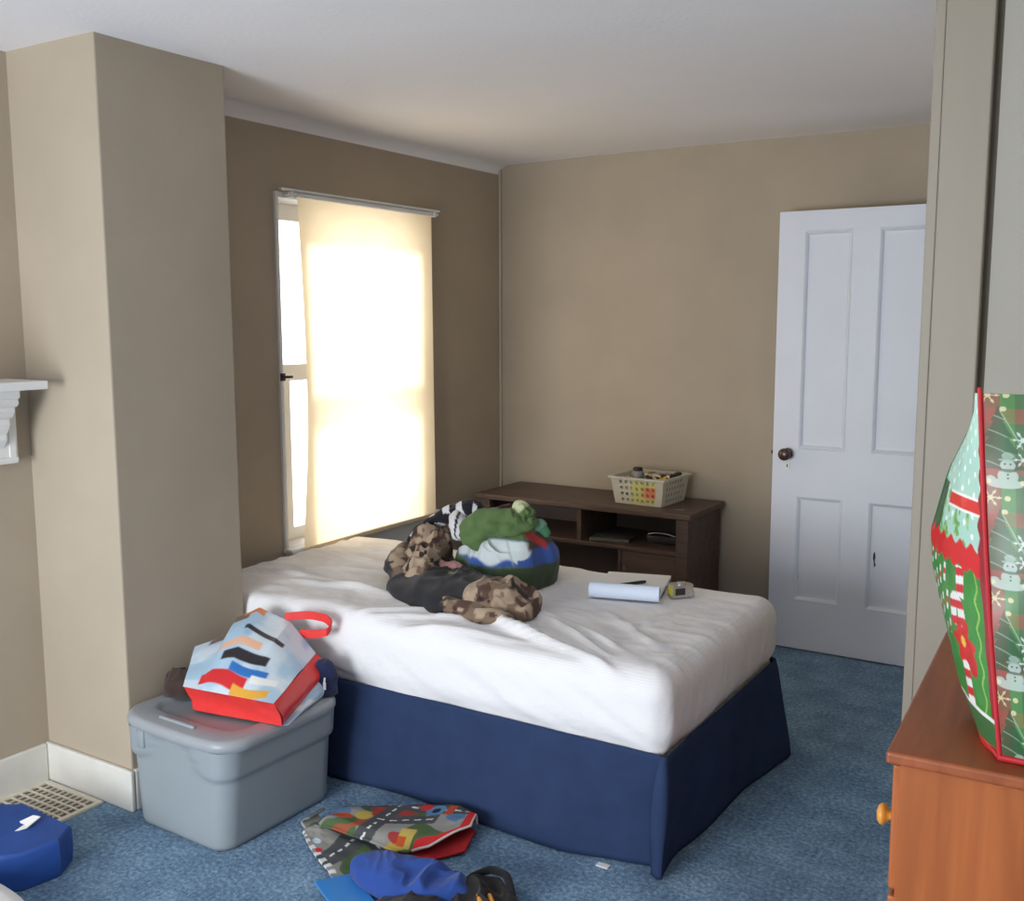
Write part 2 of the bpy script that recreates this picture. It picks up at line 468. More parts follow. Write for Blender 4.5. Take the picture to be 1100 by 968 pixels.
# ------------------------------------------------------------------ door
door = empty('door_1', (-1.473, 4.64, .008), radians(0)); tag(door, 'white four panel door standing open by the back wall', None, None, 'structure')
DW, DH, DT = .765, 2.018, .035
b = MB()
pan = [(.116, .327, .945, 1.932), (.440, .651, .945, 1.932), (.116, .327, .232, .728), (.440, .651, .232, .728)]
xs = [0, .116, .327, .440, .651, DW]; zs = [0, .232, .728, .945, 1.932, DH]
for i in range(5):
    for j in range(5):
        if i in (1, 3) and j in (1, 3): continue
        b.box((xs[i], 0, zs[j]), (xs[i + 1], DT, zs[j + 1]))
bmesh.ops.remove_doubles(b.bm, verts=b.bm.verts, dist=1e-5)
b.build('door_stiles', M_door, door)
for x0, x1, z0, z1 in pan:
    b = MB()
    def rect(i, y): return [(x0 + i, y, z0 + i), (x1 - i, y, z0 + i), (x1 - i, y, z1 - i), (x0 + i, y, z1 - i)]
    b.loft([rect(0, .0), rect(.004, -.002), rect(.012, .003), rect(.018, .012), rect(.030, .013), rect(.034, .013)], False, True)
    b.build('door_panel', M_door, door)
b = MB(); Mk = Matrix.Translation((.070, 0, .922)) @ Matrix.Rotation(radians(90), 4, 'X')
b.lathe([(.024, -.001), (.024, .004), (.012, .008), (.010, .03), (.020, .036), (.028, .048), (.028, .058), (.020, .066), (.006, .069)], Mk, 24)
b.build('door_knob', M_brass, door, True, 60)
b = MB(); b.box((.058, -.003, .845), (.083, 0, .880), .0015); pl = b.build('keyhole_plate', M_white, door)
b = MB(); b.box((.068, -.0045, .858), (.073, -.003, .872), .0004); b.build('keyhole', M_black, pl)
b = MB(); b.box((-.003, .008, .89), (.0, .028, .95), .001); b.box((-.012, .012, .915), (0, .024, .93), .001); b.build('latch_plate', M_brass, door)
b = MB(); b.poly([(.468, -.0006 + .012, .49), (.474, .0114, .505), (.479, .0114, .48), (.476, .0114, .46), (.481, .0114, .44), (.474, .0114, .43), (.472, .0114, .455), (.468, .0114, .47)])
b.build('paint_chip', M_black, door)
b = MB(); b.poly([(.128, .0114, .345), (.134, .0114, .352), (.136, .0114, .340), (.131, .0114, .330)]); b.build('paint_chip', M_black, door)
for hz in (.25, 1.0, 1.78):
    b = MB(); b.tube([(DW + .006, .02, hz - .045), (DW + .006, .02, hz + .045)], .007, 10); b.box((DW - .001, .01, hz - .045), (DW + .004, .03, hz + .045)); b.build('hinge', M_brass, door)

# ------------------------------------------------------------------ mantel
mt = empty('mantel_shelf', (WX, 1.895, 1.0)); tag(mt, 'white painted mantel shelf with carved bracket on the left wall', 'mantel')
b = MB(); b.box((.0, -1.5, .340), (.222, 0, .366), .003); b.build('shelf', M_white, mt)
b = MB(); b.box((.0, -1.44, .098), (.042, .0, .340), .003); b.build('frieze_board', M_white, mt)
pr = [(.042, .335), (.150, .335), (.150, .315), (.138, .308), (.142, .296), (.132, .286), (.116, .282), (.118, .270), (.104, .252), (.086, .244), (.088, .228), (.078, .208), (.066, .196), (.066, .178), (.054, .160), (.042, .150)]
b = MB(); b.prism([(x, z) for x, z in pr], 1, -.13, -.05); b.build('carved_bracket', M_white, mt, True, 25)
b = MB(); b.box((.042, -.03, .112), (.046, -.008, .325), .001); b.box((.0, -1.44, .105), (.047, -.002, .118), .002); b.build('molding', M_white, mt)

# ------------------------------------------------------------------ floor vent
vt = empty('floor_vent', (-2.925, 1.815, 0)); tag(vt, 'cream metal floor vent grille in the corner under the baseboards', 'vent')
b = MB()
W2, D2 = .148, .125
b.box((-W2, -D2, 0), (W2, -D2 + .018, .010), .002); b.box((-W2, D2 - .018, 0), (W2, D2, .010), .002)
b.box((-W2, -D2 + .0175, 0), (-W2 + .018, D2 - .0175, .0098), .002); b.box((W2 - .018, -D2 + .0175, 0), (W2, D2 - .0175, .0098), .002)
b.build('vent_frame', M_vent, vt)
b = MB()
for i in range(1, 10):
    x = -W2 + .018 + i * (2 * W2 - .036) / 10; b.box((x - .0022, -D2 + .01, .003), (x + .0022, D2 - .01, .008))
for i in range(1, 7):
    y = -D2 + .018 + i * (2 * D2 - .036) / 7; b.box((-W2 + .01, y - .003, .004), (W2 - .01, y + .003, .009))
b.build('vent_grille', M_vent, vt)
b = MB(); b.box((-W2 + .01, -D2 + .01, .0), (W2 - .01, D2 - .01, .0025)); b.build('vent_duct', mat('mottled duct', (116, 110, 100), .9, .1, var=.3, vscale=40), vt)  # thin mottled plate under the bars, darker than the enamel

# ------------------------------------------------------------------ bed
bed = empty('bed', (-2.06, 2.98, 0)); tag(bed, 'twin bed with white fitted sheet and navy skirt beside the window', 'bed')
def bl_(p): return tuple(Vector(p) - bed.location)
BX0, BX1, BY0, BY1 = -3.02, -1.065, 2.49, 3.475
b = MB(); b.box(bl_((BX0, BY0 + .02, .13)), bl_((BX1 - .02, BY1, .346)), .015, 3); b.build('box_spring', M_box, bed)
# fitted sheet over mattress: rounded box with sag and wrinkles
def rounded_box(lo, hi, r, n):
    lo = np.array(lo, float); hi = np.array(hi, float)
    vid = {}; V = []; F = []
    def vert(i, j, k):
        key = (i, j, k)
        if key not in vid:
            vid[key] = len(V); V.append(lo + (hi - lo) * np.array([i / n[0], j / n[1], k / n[2]]))
        return vid[key]
    for i in range(n[0]):
        for j in range(n[1]):
            F.append((vert(i, j, n[2]), vert(i + 1, j, n[2]), vert(i + 1, j + 1, n[2]), vert(i, j + 1, n[2])))
            F.append((vert(i, j, 0), vert(i, j + 1, 0), vert(i + 1, j + 1, 0), vert(i + 1, j, 0)))
    for i in range(n[0]):
        for k in range(n[2]):
            F.append((vert(i, 0, k), vert(i + 1, 0, k), vert(i + 1, 0, k + 1), vert(i, 0, k + 1)))
            F.append((vert(i, n[1], k), vert(i, n[1], k + 1), vert(i + 1, n[1], k + 1), vert(i + 1, n[1], k)))
    for j in range(n[1]):
        for k in range(n[2]):
            F.append((vert(0, j, k), vert(0, j, k + 1), vert(0, j + 1, k + 1), vert(0, j + 1, k)))
            F.append((vert(n[0], j, k), vert(n[0], j + 1, k), vert(n[0], j + 1, k + 1), vert(n[0], j, k + 1)))
    V = np.array(V)
    r = np.array(r, float)
    q = np.clip(V, lo + r, hi - r); d = (V - q) / r
    L = np.linalg.norm(d, axis=1, keepdims=True); L[L == 0] = 1
    m = np.max(np.abs(d), axis=1, keepdims=True)
    V2 = np.where(np.abs(d).max(axis=1, keepdims=True) > 0, q + d / L * np.minimum(m, 1) * r, V)
    return V2, F
MX0, MX1, MY0, MY1, MZ0, MZ1 = BX0, -1.055, 2.472, 3.475, .305, .578
V, F = rounded_box((MX0, MY0, MZ0), (MX1, MY1, MZ1), (.07, .07, .075), (150, 90, 16))
x, y, z = V[:, 0], V[:, 1], V[:, 2]
top = sst(.47, .57, z)
hgt = np.zeros(len(V))
# long diagonal wrinkles running away from the near edge toward the foot
def wr(cx, cy, ang, ln, w, a, bend=0.0):
    dx = x - cx; dy = y - cy
    s = dx * cos(ang) + dy * sin(ang); t = -dx * sin(ang) + dy * cos(ang) + bend * s * s
    return 1.5 * a * np.exp(-(s / ln) ** 4) * (np.exp(-(t / w) ** 2) - .5 * np.exp(-((t - 1.7 * w) / (1.2 * w)) ** 2))
for (cx, cy, an, ln, w, a, be) in [
    (-1.80, 2.66, -12, .30, .018, .016, .2), (-1.66, 2.62, -20, .26, .016, .016, -.3), (-1.55, 2.78, -25, .30, .018, .014, .2),
    (-1.48, 2.70, -32, .22, .014, .014, .3), (-1.95, 2.58, 20, .16, .015, .013, .4), (-2.06, 2.60, 35, .14, .015, .012, .3),
    (-2.3, 2.72, 4, .40, .022, .009, .1), (-2.55, 2.75, -4, .35, .03, .010, .1), (-1.35, 2.85, -40, .2, .02, .008, .2),
    (-2.5, 2.95, 10, .4, .03, .006, .1), (-2.7, 3.1, -8, .3, .03, .006, .1), (-2.4, 3.25, 6, .4, .03, .006, .1),
    (-1.42, 2.56, -18, .22, .014, .010, .2), (-1.75, 2.53, 8, .2, .014, .010, .2), (-1.3, 3.05, 75, .25, .025, .005, .2)]:
    hgt += wr(cx, cy, radians(an), ln, w, a, be)
hgt += .008 * fbm(xyz(x * 5, y * 5), 11, 3) + .006 * ridge(xyz(x * 5 + y * 2, y * 11), 5, 2)
flat = 1 - np.exp(-(((x + 1.46) / .34) ** 2 + ((y - 3.26) / .34) ** 2) ** 2) - np.exp(-(((x + 2.03) / .33) ** 2 + ((y - 2.97) / .30) ** 2) ** 2) * .95
hgt *= np.clip(flat, 0, 1)
lumpy = .014 * np.exp(-((x + 2.35) / .6) ** 2)
z2 = z + top * (hgt + lumpy)
# sides: vertical gathers, lower edge raggedly tucked
sidey = (1 - sst(MY0 + .0, MY0 + .06, y)) * (1 - top * .6)
sidex = sst(MX1 - .06, MX1, x) * (1 - top * .6)
V[:, 1] = y + sidey * (.008 * fbm(xyz(x * 5 + z * 3, z * 5), 21, 3) + .005 * ridge(xyz(x * 7 + z * 14, z * 2.0), 22, 2)) + sidey * .05 * (1 - sst(.345, .42, z)) * .3
V[:, 0] = x + sidex * (.006 * fbm(xyz(y * 6, z * 4), 31, 3) + .004 * ridge(xyz(y * 14 - z * 6, z * 3), 33, 2)) - sidex * .015 * (1 - sst(.345, .42, z))
low = 1 - sst(.345, .40, z)
V[:, 2] = z2 + low * (.010 * vnoise(xyz(x * 4, y * 4), 41) + .004) + low * sidey * .018 * np.exp(-((x + 2.35) / .25) ** 2)
# swell the foot corner a touch
V = V - np.array(bed.location)
sh = py_mesh('mattress', V, F, M_sheet, bed)
tag(sh, 'white fitted sheet stretched over the mattress')
# skirt
def skirt(name, top, bot, z0, z1, amp, freq, seed, n=140):
    """cloth hanging from the polyline top down to the polyline bot"""
    top = np.array(top, float); bot = np.array(bot, float)
    ds = np.concatenate([[0], np.cumsum(np.linalg.norm(np.diff(bot, axis=0), axis=1))]); T = ds[-1]
    def along(pp, t):
        q = np.linspace(0, 1, 400)
        xy = np.stack([np.interp(q, ds / T, pp[:, k]) for k in range(2)], 1)
        for _ in range(6): xy[1:-1] = (xy[:-2] + 2 * xy[1:-1] + xy[2:]) / 4
        return np.stack([np.interp(t, q, xy[:, k]) for k in range(2)], 1)
    def fn(u, v):
        w = (v ** .75)[:, None]
        p = along(top, u) * (1 - w) + along(bot, u) * w
        e = 2e-3
        d = along(bot, np.clip(u + e, 0, 1)) - along(bot, np.clip(u - e, 0, 1)); d /= np.linalg.norm(d, axis=1)[:, None] + 1e-9
        nrm = np.stack([d[:, 1], -d[:, 0]], 1)
        wav = amp * (fbm(xyz(u * T * freq, v * .9), seed, 2) + .6 * np.sin(u * T * freq * 4.1 + 1.6 * v + seed)) * v ** .8
        p = p + nrm * wav[:, None]
        zb = z1 + (z0 - z1) * v
        return np.stack([p[:, 0] - bed.location.x, p[:, 1] - bed.location.y, zb], 1)
    return grid(name, fn, n, 20, M_skirt, bed, solid=.004, offset=0)
z_top = .352
skirt('skirt_panel', [(-2.64, BY0), (-1.9, BY0), (BX1 - .30, BY0), (BX1 - .12, BY0), (BX1 - .01, BY0 - .001)],
      [(-2.64, BY0 - .012), (-1.9, BY0 - .014), (BX1 - .30, BY0 - .030), (BX1 - .12, BY0 + .004), (BX1 - .03, BY0 + .030)], .006, z_top, .016, 2.2, 3, 220)
skirt('skirt_panel', [(BX1 - .012, BY0 - .004), (BX1 - .004, BY0 - .006), (BX1 + .002, BY0 - .002), (BX1 + .003, BY0 + .03), (BX1 + .003, BY0 + .12), (BX1 + .003, BY1 - .10), (BX1 + .003, BY1 - .02), (BX1 - .03, BY1), (BX0 + .3, BY1)],
      [(BX1 - .035, BY0 - .022), (BX1 - .012, BY0 - .046), (BX1 + .024, BY0 - .040), (BX1 + .022, BY0 + .02), (BX1 + .006, BY0 + .12), (BX1 + .020, BY1 - .12), (BX1 + .040, BY1 - .005), (BX1 - .01, BY1 + .03), (BX0 + .3, BY1 + .02)], .006, z_top, .022, 2.6, 8, 320)
for (lx_, ly_) in ((-2.95, 2.60), (-1.17, 2.60), (-2.95, 3.38), (-1.17, 3.38)):
    b = MB(); b.box(bl_((lx_ - .025, ly_ - .025, 0)), bl_((lx_ + .025, ly_ + .025, .135)), .004); b.build('leg', M_black, bed)
b = MB(); b.box((-1.252, 2.440, .001), (-1.215, 2.462, .004), .0008)
tag(b.build('paper_scrap', M_paper), 'tiny white paper scrap at the hem of the navy bed skirt', 'paper')

# ------------------------------------------------------------------ tote
tote = empty('storage_tote', (-2.385, 2.145, 0), radians(-1.5)); tag(tote, 'grey plastic storage tote with lid beside the bed', 'tote')
def rrect(hw, hd, r, n=10, cx=0, cy=0):
    pts = []
    for (sx, sy, a0) in ((1, 1, 0), (-1, 1, 90), (-1, -1, 180), (1, -1, 270)):
        for k in range(n + 1):
            a = radians(a0 + 90 * k / n)
            pts.append((cx + sx * (hw - r) + r * cos(a), cy + sy * (hd - r) + r * sin(a)))
    # resample edges
    out = []
    for i in range(len(pts)):
        a = pts[i]; c = pts[(i + 1) % len(pts)]
        d = math.hypot(c[0] - a[0], c[1] - a[1]); m = max(1, int(d / .02))
        for k in range(m): out.append((a[0] + (c[0] - a[0]) * k / m, a[1] + (c[1] - a[1]) * k / m))
    return out
TH = .318
N_rows = 34
b = MB(); loops = []
ref = rrect(1, 1, .25)
for i in range(N_rows):
    t = i / (N_rows - 1); zz = t * TH
    hw = .199 + (.228 - .199) * t; hd = .230 + (.234 - .230) * t; rr = .055 + .01 * t
    k = 12
    base = []
    for (sx, sy, a0) in ((1, 1, 0), (-1, 1, 90), (-1, -1, 180), (1, -1, 270)):
        for q in range(k + 1):
            a = radians(a0 + 90 * q / k); base.append((sx * (hw - rr) + rr * cos(a), sy * (hd - rr) + rr * sin(a)))
    pts = []
    for q in range(len(base)):
        a = base[q]; c = base[(q + 1) % len(base)]
        m = 14 if (q % (k + 1)) == k else 1
        for w in range(m): pts.append((a[0] + (c[0] - a[0]) * w / m, a[1] + (c[1] - a[1]) * w / m))
    lp = []
    for (px, py) in pts:
        ax, ay = px / hw, py / hd
        # corner shoulders: bulge above a line that dips at the corners and rises mid-face
        cornerness = min(abs(ax), abs(ay)) if max(abs(ax), abs(ay)) > .9 else 0
        if abs(ay) > abs(ax):
            cn = 1 if ax > -.05 else 0.0
            cn = 1 / (1 + math.exp(-(abs(ax) - .42) * 18))
        else:
            cn = 1.0
        zl = TH * (.97 - .27 * cn)
        g = max(0, min(1, (zz - zl) / .012)); g = g * g * (3 - 2 * g)
        s = 1 + .045 * g
        bot = 1 - .06 * max(0, 1 - zz / .018) ** 2
        lp.append((px * s * bot, py * s * bot, zz))
    loops.append(lp)
b.loft(loops, True, False)
b.build('tote_body', M_plastic, tote, True, 50)
b = MB()
L = [rrect(.250, .232, .075)] ; Z = .318
def lp(hw, hd, r, z): return [(px, py, z) for px, py in rrect_n(hw, hd, r)]
def rrect_n(hw, hd, r, k=10, m=16):
    base = []
    for (sx, sy, a0) in ((1, 1, 0), (-1, 1, 90), (-1, -1, 180), (1, -1, 270)):
        for q in range(k + 1):
            a = radians(a0 + 90 * q / k); base.append((sx * (hw - r) + r * cos(a), sy * (hd - r) + r * sin(a)))
    pts = []
    for q in range(len(base)):
        a = base[q]; c = base[(q + 1) % len(base)]
        mm = m if (q % (k + 1)) == k else 1
        for w in range(mm): pts.append((a[0] + (c[0] - a[0]) * w / mm, a[1] + (c[1] - a[1]) * w / mm))
    # slight outward bow of the front and back edges
    return [(px, py * (1 + .07 * (1 - (px / hw) ** 2))) for px, py in pts]
b.loft([lp(.243, .228, .08, .322), lp(.252, .236, .085, .318), lp(.256, .240, .085, .326), lp(.256, .240, .085, .340), lp(.250, .234, .083, .350), lp(.242, .226, .08, .353),
        lp(.200, .170, .06, .355), lp(.192, .160, .055, .353), lp(.186, .152, .05, .345), lp(.18, .147, .05, .344)], True, True)
b.build('tote_lid', M_lid, tote, True, 60)
b = MB(); b.box((-.09, -.213, .352), (.07, -.199, .362), .005, 3); b.build('lid_rib', M_lid, tote, True, 60)
for sx in (-1, 1):
    b = MB(); b.box((-.150 * 1 if sx < 0 else .06, -.252, .262), ((-.150 if sx < 0 else .06) + .034, -.226, .318), .006)
    if sx < 0:
        b.build('latch_tab', M_plastic, tote, True, 60)
    else:
        b.bm.free()

# ------------------------------------------------------------------ generic cloth heap
def heap(name, c, rx, ry, h, mat_, parent=None, rot=0.0, seed=1, fold=.03, ffreq=9.0, edge=.08, power=2.2, paint=None, outline=None, tilt=(0, 0), n=(150, 64), lump=None, stretch=(1, 1, 1), flat=1.0, bumpy=.35):
    """crumpled cloth mound; local coords a (right), b (away), z up. Object origin at its base centre."""
    def fn(u, v):
        th = u * 2 * pi
        R = 1 + edge * fbm(xyz(np.cos(th) * 1.7 + 5, np.sin(th) * 1.7, seed), seed, 3)
        if outline is not None: R = R * outline(th)
        s = np.minimum(v / .9, 1.0)
        a = rx * R * s * np.cos(th); bb = ry * R * s * np.sin(th)
        prof = np.power(np.clip(1 - np.power(s, power), 0, 1), 1 / power * flat)
        z = h * prof
        P0 = xyz(a * ffreq * stretch[0], bb * ffreq * stretch[1], z * ffreq * stretch[2] + seed)
        wx = fbm(P0 * .6, seed + 50, 2)
        P1 = P0 + np.stack([wx, -wx, wx * .5], 1) * .9
        rg = ridge(P1, seed + 7, 2)
        lm = fbm(P0 * .45, seed + 19, 2)
        z = z * (1 + bumpy * lm) + fold * (rg - .3) * np.sqrt(np.clip(prof, 0, 1))
        if lump is not None: z = z + lump(a, bb) * prof ** .5
        # sideways displacement makes folds overhang a bit
        k = fold * .8 * np.sin(np.clip(prof, 0, 1) * pi)
        ox = fbm(P0 * .8, seed + 31, 2) * k; oy = fbm(P0 * .8 + 40, seed + 37, 2) * k
        z = np.maximum(z, .0015) + tilt[0] * a * prof + tilt[1] * bb * prof
        und = v > .9
        z = np.where(und, .0012, z); sc = np.where(und, 1 - (v - .9) * 2.0, 1)
        return np.stack([(a + ox) * sc, (bb + oy) * sc, z], 1)
    def pf(u, v, P):
        return paint(P[:, 0], P[:, 1], P[:, 2])
    o = grid(name, fn, n[0], n[1], mat_, parent, pf if paint else None, wrap_u=True)
    if parent is None:
        o.location = c; o.rotation_euler = (0, 0, rot)
    else:
        o.location = c; o.rotation_euler = (0, 0, rot)
    return o

def const(rgb, var=.12, seed=0, fr=20):
    base = lin(rgb)
    def p(a, b_, z):
        n = fbm(xyz(a * fr, b_ * fr, z * fr), seed, 3)
        return base[None, :] * (1 + var * n)[:, None]
    return p

VR = radians(32.1)      # view-facing rotation for the heaps on the bed

# ------------------------------------------------------------------ bag on the tote (plain print)
sb = empty('shopping_bag', (-2.28, 2.2, .357)); tag(sb, 'red and sky blue shopping bag lying on the grey tote lid', 'bag')
O = np.array(sb.location)
A0 = np.array((-2.448, 2.005, .437)); A1 = np.array((-2.108, 2.048, .438))       # base top edge
B0 = np.array((-2.436, 2.030, .357)); B1 = np.array((-2.112, 2.082, .357))
far = np.array([(-2.600, 2.185, .487), (-2.555, 2.285, .505), (-2.560, 2.33, .552), (-2.515, 2.395, .580), (-2.375, 2.395, .552), (-2.240, 2.370, .475)])
fp = np.array([0, .18, .25, .42, .68, 1.0])
def bag_panel(u, v):
    F_ = np.stack([np.interp(u, fp, far[:, k]) for k in range(3)], 1)
    N_ = A0[None] * (1 - u)[:, None] + A1[None] * u[:, None]
    P = N_ * (1 - v)[:, None] + F_ * v[:, None]
    bel = np.sin(pi * v) * np.sin(pi * np.clip(u, 0, 1))
    P[:, 2] += .022 * bel + .006 * fbm(xyz(u * 4, v * 4), 3, 3) * bel + .008 * np.sin(v * 9 + u * 3) * v * (1 - v)
    return P - O
def bag_paint(u, v, P):
    C = np.tile(lin((176, 208, 232)), (len(u), 1))
    cl = fbm(xyz(u * 3.2, v * 3.2), 77, 4)
    C = put(C, sst(-.05, .35, cl) * .75, lin((226, 236, 244)))
    C = put(C, sst(.25, .5, fbm(xyz(u * 2.5 + 9, v * 3), 12, 3)) * .8, lin((120, 176, 226)))
    # plain abstract shapes
    def ell(cx, cy, rx, ry, ang=0.0, e=.06):
        dx = u - cx; dy = v - cy; c_, s_ = cos(ang), sin(ang)
        q = np.sqrt(((dx * c_ + dy * s_) / rx) ** 2 + ((-dx * s_ + dy * c_) / ry) ** 2)
        return 1 - sst(1 - e, 1 + e, q)
    def band(c0, k, w_, lo, hi):
        d = np.abs(v - (c0 + k * (u - .5) + .06 * np.sin(u * 7)))
        return (1 - sst(w_ - .008, w_ + .008, d)) * sst(lo - .02, lo, u) * (1 - sst(hi, hi + .02, u))
    C = put(C, band(.14, .16, .075, .16, .62), lin((222, 54, 58)))
    C = put(C, band(.40, .28, .055, .30, .72), lin((52, 50, 58)))
    C = put(C, band(.54, .30, .045, .22, .60), lin((238, 190, 160)))
    C = put(C, band(.26, .20, .045, .42, .78), lin((54, 122, 200)))
    C = put(C, band(.08, .06, .050, .52, .88), lin((240, 180, 76)))
    C = put(C, band(.22, .10, .040, .66, .90), lin((240, 240, 238)))
    C = put(C, band(.70, .10, .030, .40, .76), lin((52, 54, 64)))
    C = put(C, band(.90, .02, .060, .10, .36), lin((128, 104, 100)))
    C = put(C, band(.97, .04, .050, .32, .48), lin((226, 136, 84)))
    return C
grid('front_panel', bag_panel, 150, 150, M_print, sb, bag_paint)
M_red = mat('red bag film', (222, 58, 56), .4, .35, var=.06, vscale=30, bump=.05, bscale=40)
def bag_base(u, v):
    T_ = A0[None] * (1 - u)[:, None] + A1[None] * u[:, None]; D_ = B0[None] * (1 - u)[:, None] + B1[None] * u[:, None]
    P = T_ * (1 - v)[:, None] + D_ * v[:, None]
    P[:, 1] += .008 * np.sin(pi * v) + .003 * fbm(xyz(u * 6, v * 3), 4, 2)
    return P - O
grid('base_panel', bag_base, 40, 12, M_red, sb)
S1 = np.array((-2.205, 2.36, .425)); S2 = np.array((-2.10, 2.10, .357))
def bag_side(u, v):
    T_ = A1[None] * (1 - u)[:, None] + far[5][None] * u[:, None]
    D_ = B1[None] * (1 - u)[:, None] + np.array((-2.200, 2.375, .42))[None] * u[:, None]
    P = T_ * (1 - v)[:, None] + D_ * v[:, None]
    P[:, 0] += .018 * np.sin(pi * v) * (1 - .3 * u) + .004 * fbm(xyz(u * 5, v * 3), 6, 2)
    return P - O
def side_paint(u, v, P):
    C = np.tile(lin((232, 56, 52)), (len(u), 1))
    return C
grid('side_gusset', bag_side, 40, 16, M_print, sb, side_paint)
def bag_low(u, v):
    T_ = B1[None] * (1 - u)[:, None] + np.array((-2.200, 2.375, .42))[None] * u[:, None]
    D_ = (B1 + np.array((.0, .03, 0)))[None] * (1 - u)[:, None] + np.array((-2.185, 2.38, .36))[None] * u[:, None]
    P = T_ * (1 - v)[:, None] + D_ * v[:, None]
    P[:, 0] += .012 * np.sin(pi * v)
    return P - O
def low_paint(u, v, P):
    C = np.tile(lin((176, 204, 230)), (len(u), 1))
    C = put(C, sst(.1, .3, fbm(xyz(u * 6, v * 3), 5, 2)), lin((232, 236, 240)))
    C = put(C, sst(.85, .9, u), lin((230, 200, 90)))
    return C
grid('lower_gusset', bag_low, 30, 8, M_print, sb, low_paint)
# back panel lying on the lid
def bag_back(u, v):
    D_ = B0[None] * (1 - u)[:, None] + B1[None] * u[:, None]
    F_ = np.array((-2.58, 2.20, .40))[None] * (1 - u)[:, None] + np.array((-2.205, 2.375, .375))[None] * u[:, None]
    return D_ * (1 - v)[:, None] + F_ * v[:, None] - O
grid('back_panel', bag_back, 10, 10, M_red, sb)
b = MB()
hp = [(-2.40, 2.395, .565), (-2.33, 2.43, .575), (-2.262, 2.44, .572), (-2.222, 2.43, .556), (-2.226, 2.41, .536), (-2.27, 2.40, .525), (-2.33, 2.39, .52)]
hp = np.array(hp); tt = np.linspace(0, 1, 40); kk = np.linspace(0, 1, len(hp))
hs = np.stack([np.interp(tt, kk, hp[:, i]) for i in range(3)], 1)
for _ in range(4): hs[1:-1] = (hs[:-2] + hs[1:-1] * 2 + hs[2:]) / 4
loops = []
for p in hs:
    p = p - O; w = .014
    loops.append([(p[0], p[1] - .002, p[2] - w), (p[0], p[1] + .002, p[2] - w), (p[0] + .004, p[1] + .003, p[2] + w), (p[0] + .004, p[1] - .001, p[2] + w)])
b.loft(loops); b.build('carry_handle', M_red, sb, True)

# dark brown rolled thing behind and navy bag at the bed side of the lid
o = heap('crumpled_cloth', (-2.575, 2.125, .357), .075, .065, .085, M_cloth, None, radians(20), 14, .016, 22, .06, 2.4, const((66, 52, 48), .25, 2, 60), n=(90, 40))
tag(o, 'dark brown cloth crumpled behind the shopping bag on the tote lid', 'cloth')
nb = empty('navy_pouch', (-2.195, 2.425, .0)); tag(nb, 'navy fabric pouch with white zipper pull wedged behind the shopping bag', 'pouch')
nb.location = (-2.19, 2.352, .355)
o = heap('pouch_body', (0, 0, 0), .045, .042, .125, M_cloth, nb, radians(35), 23, .012, 20, .05, 2.6, const((44, 52, 84), .2, 3, 40), n=(80, 36))
b = MB(); b.box((.030, -.040, .030), (.040, -.034, .055), .002); b.tube([(.035, -.037, .055), (.03, -.03, .066)], .003); b.build('zipper_pull', M_paper, nb)

# ------------------------------------------------------------------ pile on bed
ZB = .586
gb = empty('green_blanket', (-1.975, 3.09, ZB), VR); tag(gb, 'green fleece blanket with blue and white print heaped on the bed', 'blanket')
def g_paint(a, b_, z):
    C = np.tile(lin((92, 116, 72)), (len(a), 1)) * (1 + .16 * fbm(xyz(a * 24, b_ * 24, z * 24), 3, 3))[:, None]
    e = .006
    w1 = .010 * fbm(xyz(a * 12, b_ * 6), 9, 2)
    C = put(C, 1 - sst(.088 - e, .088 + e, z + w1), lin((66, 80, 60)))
    lo = .090 + .05 * np.clip(-a - .02, 0, .1) + w1; hi = .178 - .03 * np.clip(a, 0, .2)
    band = sst(lo - e, lo + e, z) * (1 - sst(hi - e, hi + e, z)) * sst(-.17, -.165, a)
    C = put(C, band, lin((62, 92, 164)))
    lo2 = lo + .014 + .010 * np.sin(a * 55 + 1)
    left = (1 - sst(.048, .052, a)); rnd = 1 - sst(.9, 1.1, ((a - .060) / .042) ** 2 + ((z - .145) / .033) ** 2)
    C = put(C, band * np.maximum(left, rnd) * sst(lo2 - e, lo2 + e, z), lin((204, 214, 216)))
    C = put(C, band * (1 - sst(.003, .005, np.abs(a - .022 + (z - .14) * .3))) * .5, lin((150, 160, 164)))
    C = put(C, 1 - sst(.8, 1.2, ((a + .095) ** 2 + (z - .182) ** 2) / .010 ** 2), lin((176, 56, 54)))
    br = sst(.085, .095, a) * sst(.135, .15, z + w1)
    C = put(C, br, lin((84, 64, 54)))
    C = put(C, sst(.075, .08, a) * (1 - sst(.011, .014, np.abs(z - (.20 - (a - .08) * .75)))) * (1 - sst(.155, .16, a)), lin((172, 56, 52)))
    C = put(C, sst(.10, .11, a) * sst(.19, .197, z), lin((100, 134, 118)))
    return C
def g_out(th): return 1 + .08 * np.cos(2 * th) + .05 * np.sin(3 * th)
heap('blanket_mound', (0, 0, 0), .178, .17, .225, M_cloth, gb, 0, 5, .060, 8, .12, 2.0, g_paint, g_out, n=(240, 120), stretch=(1, 1, .22), bumpy=.25)
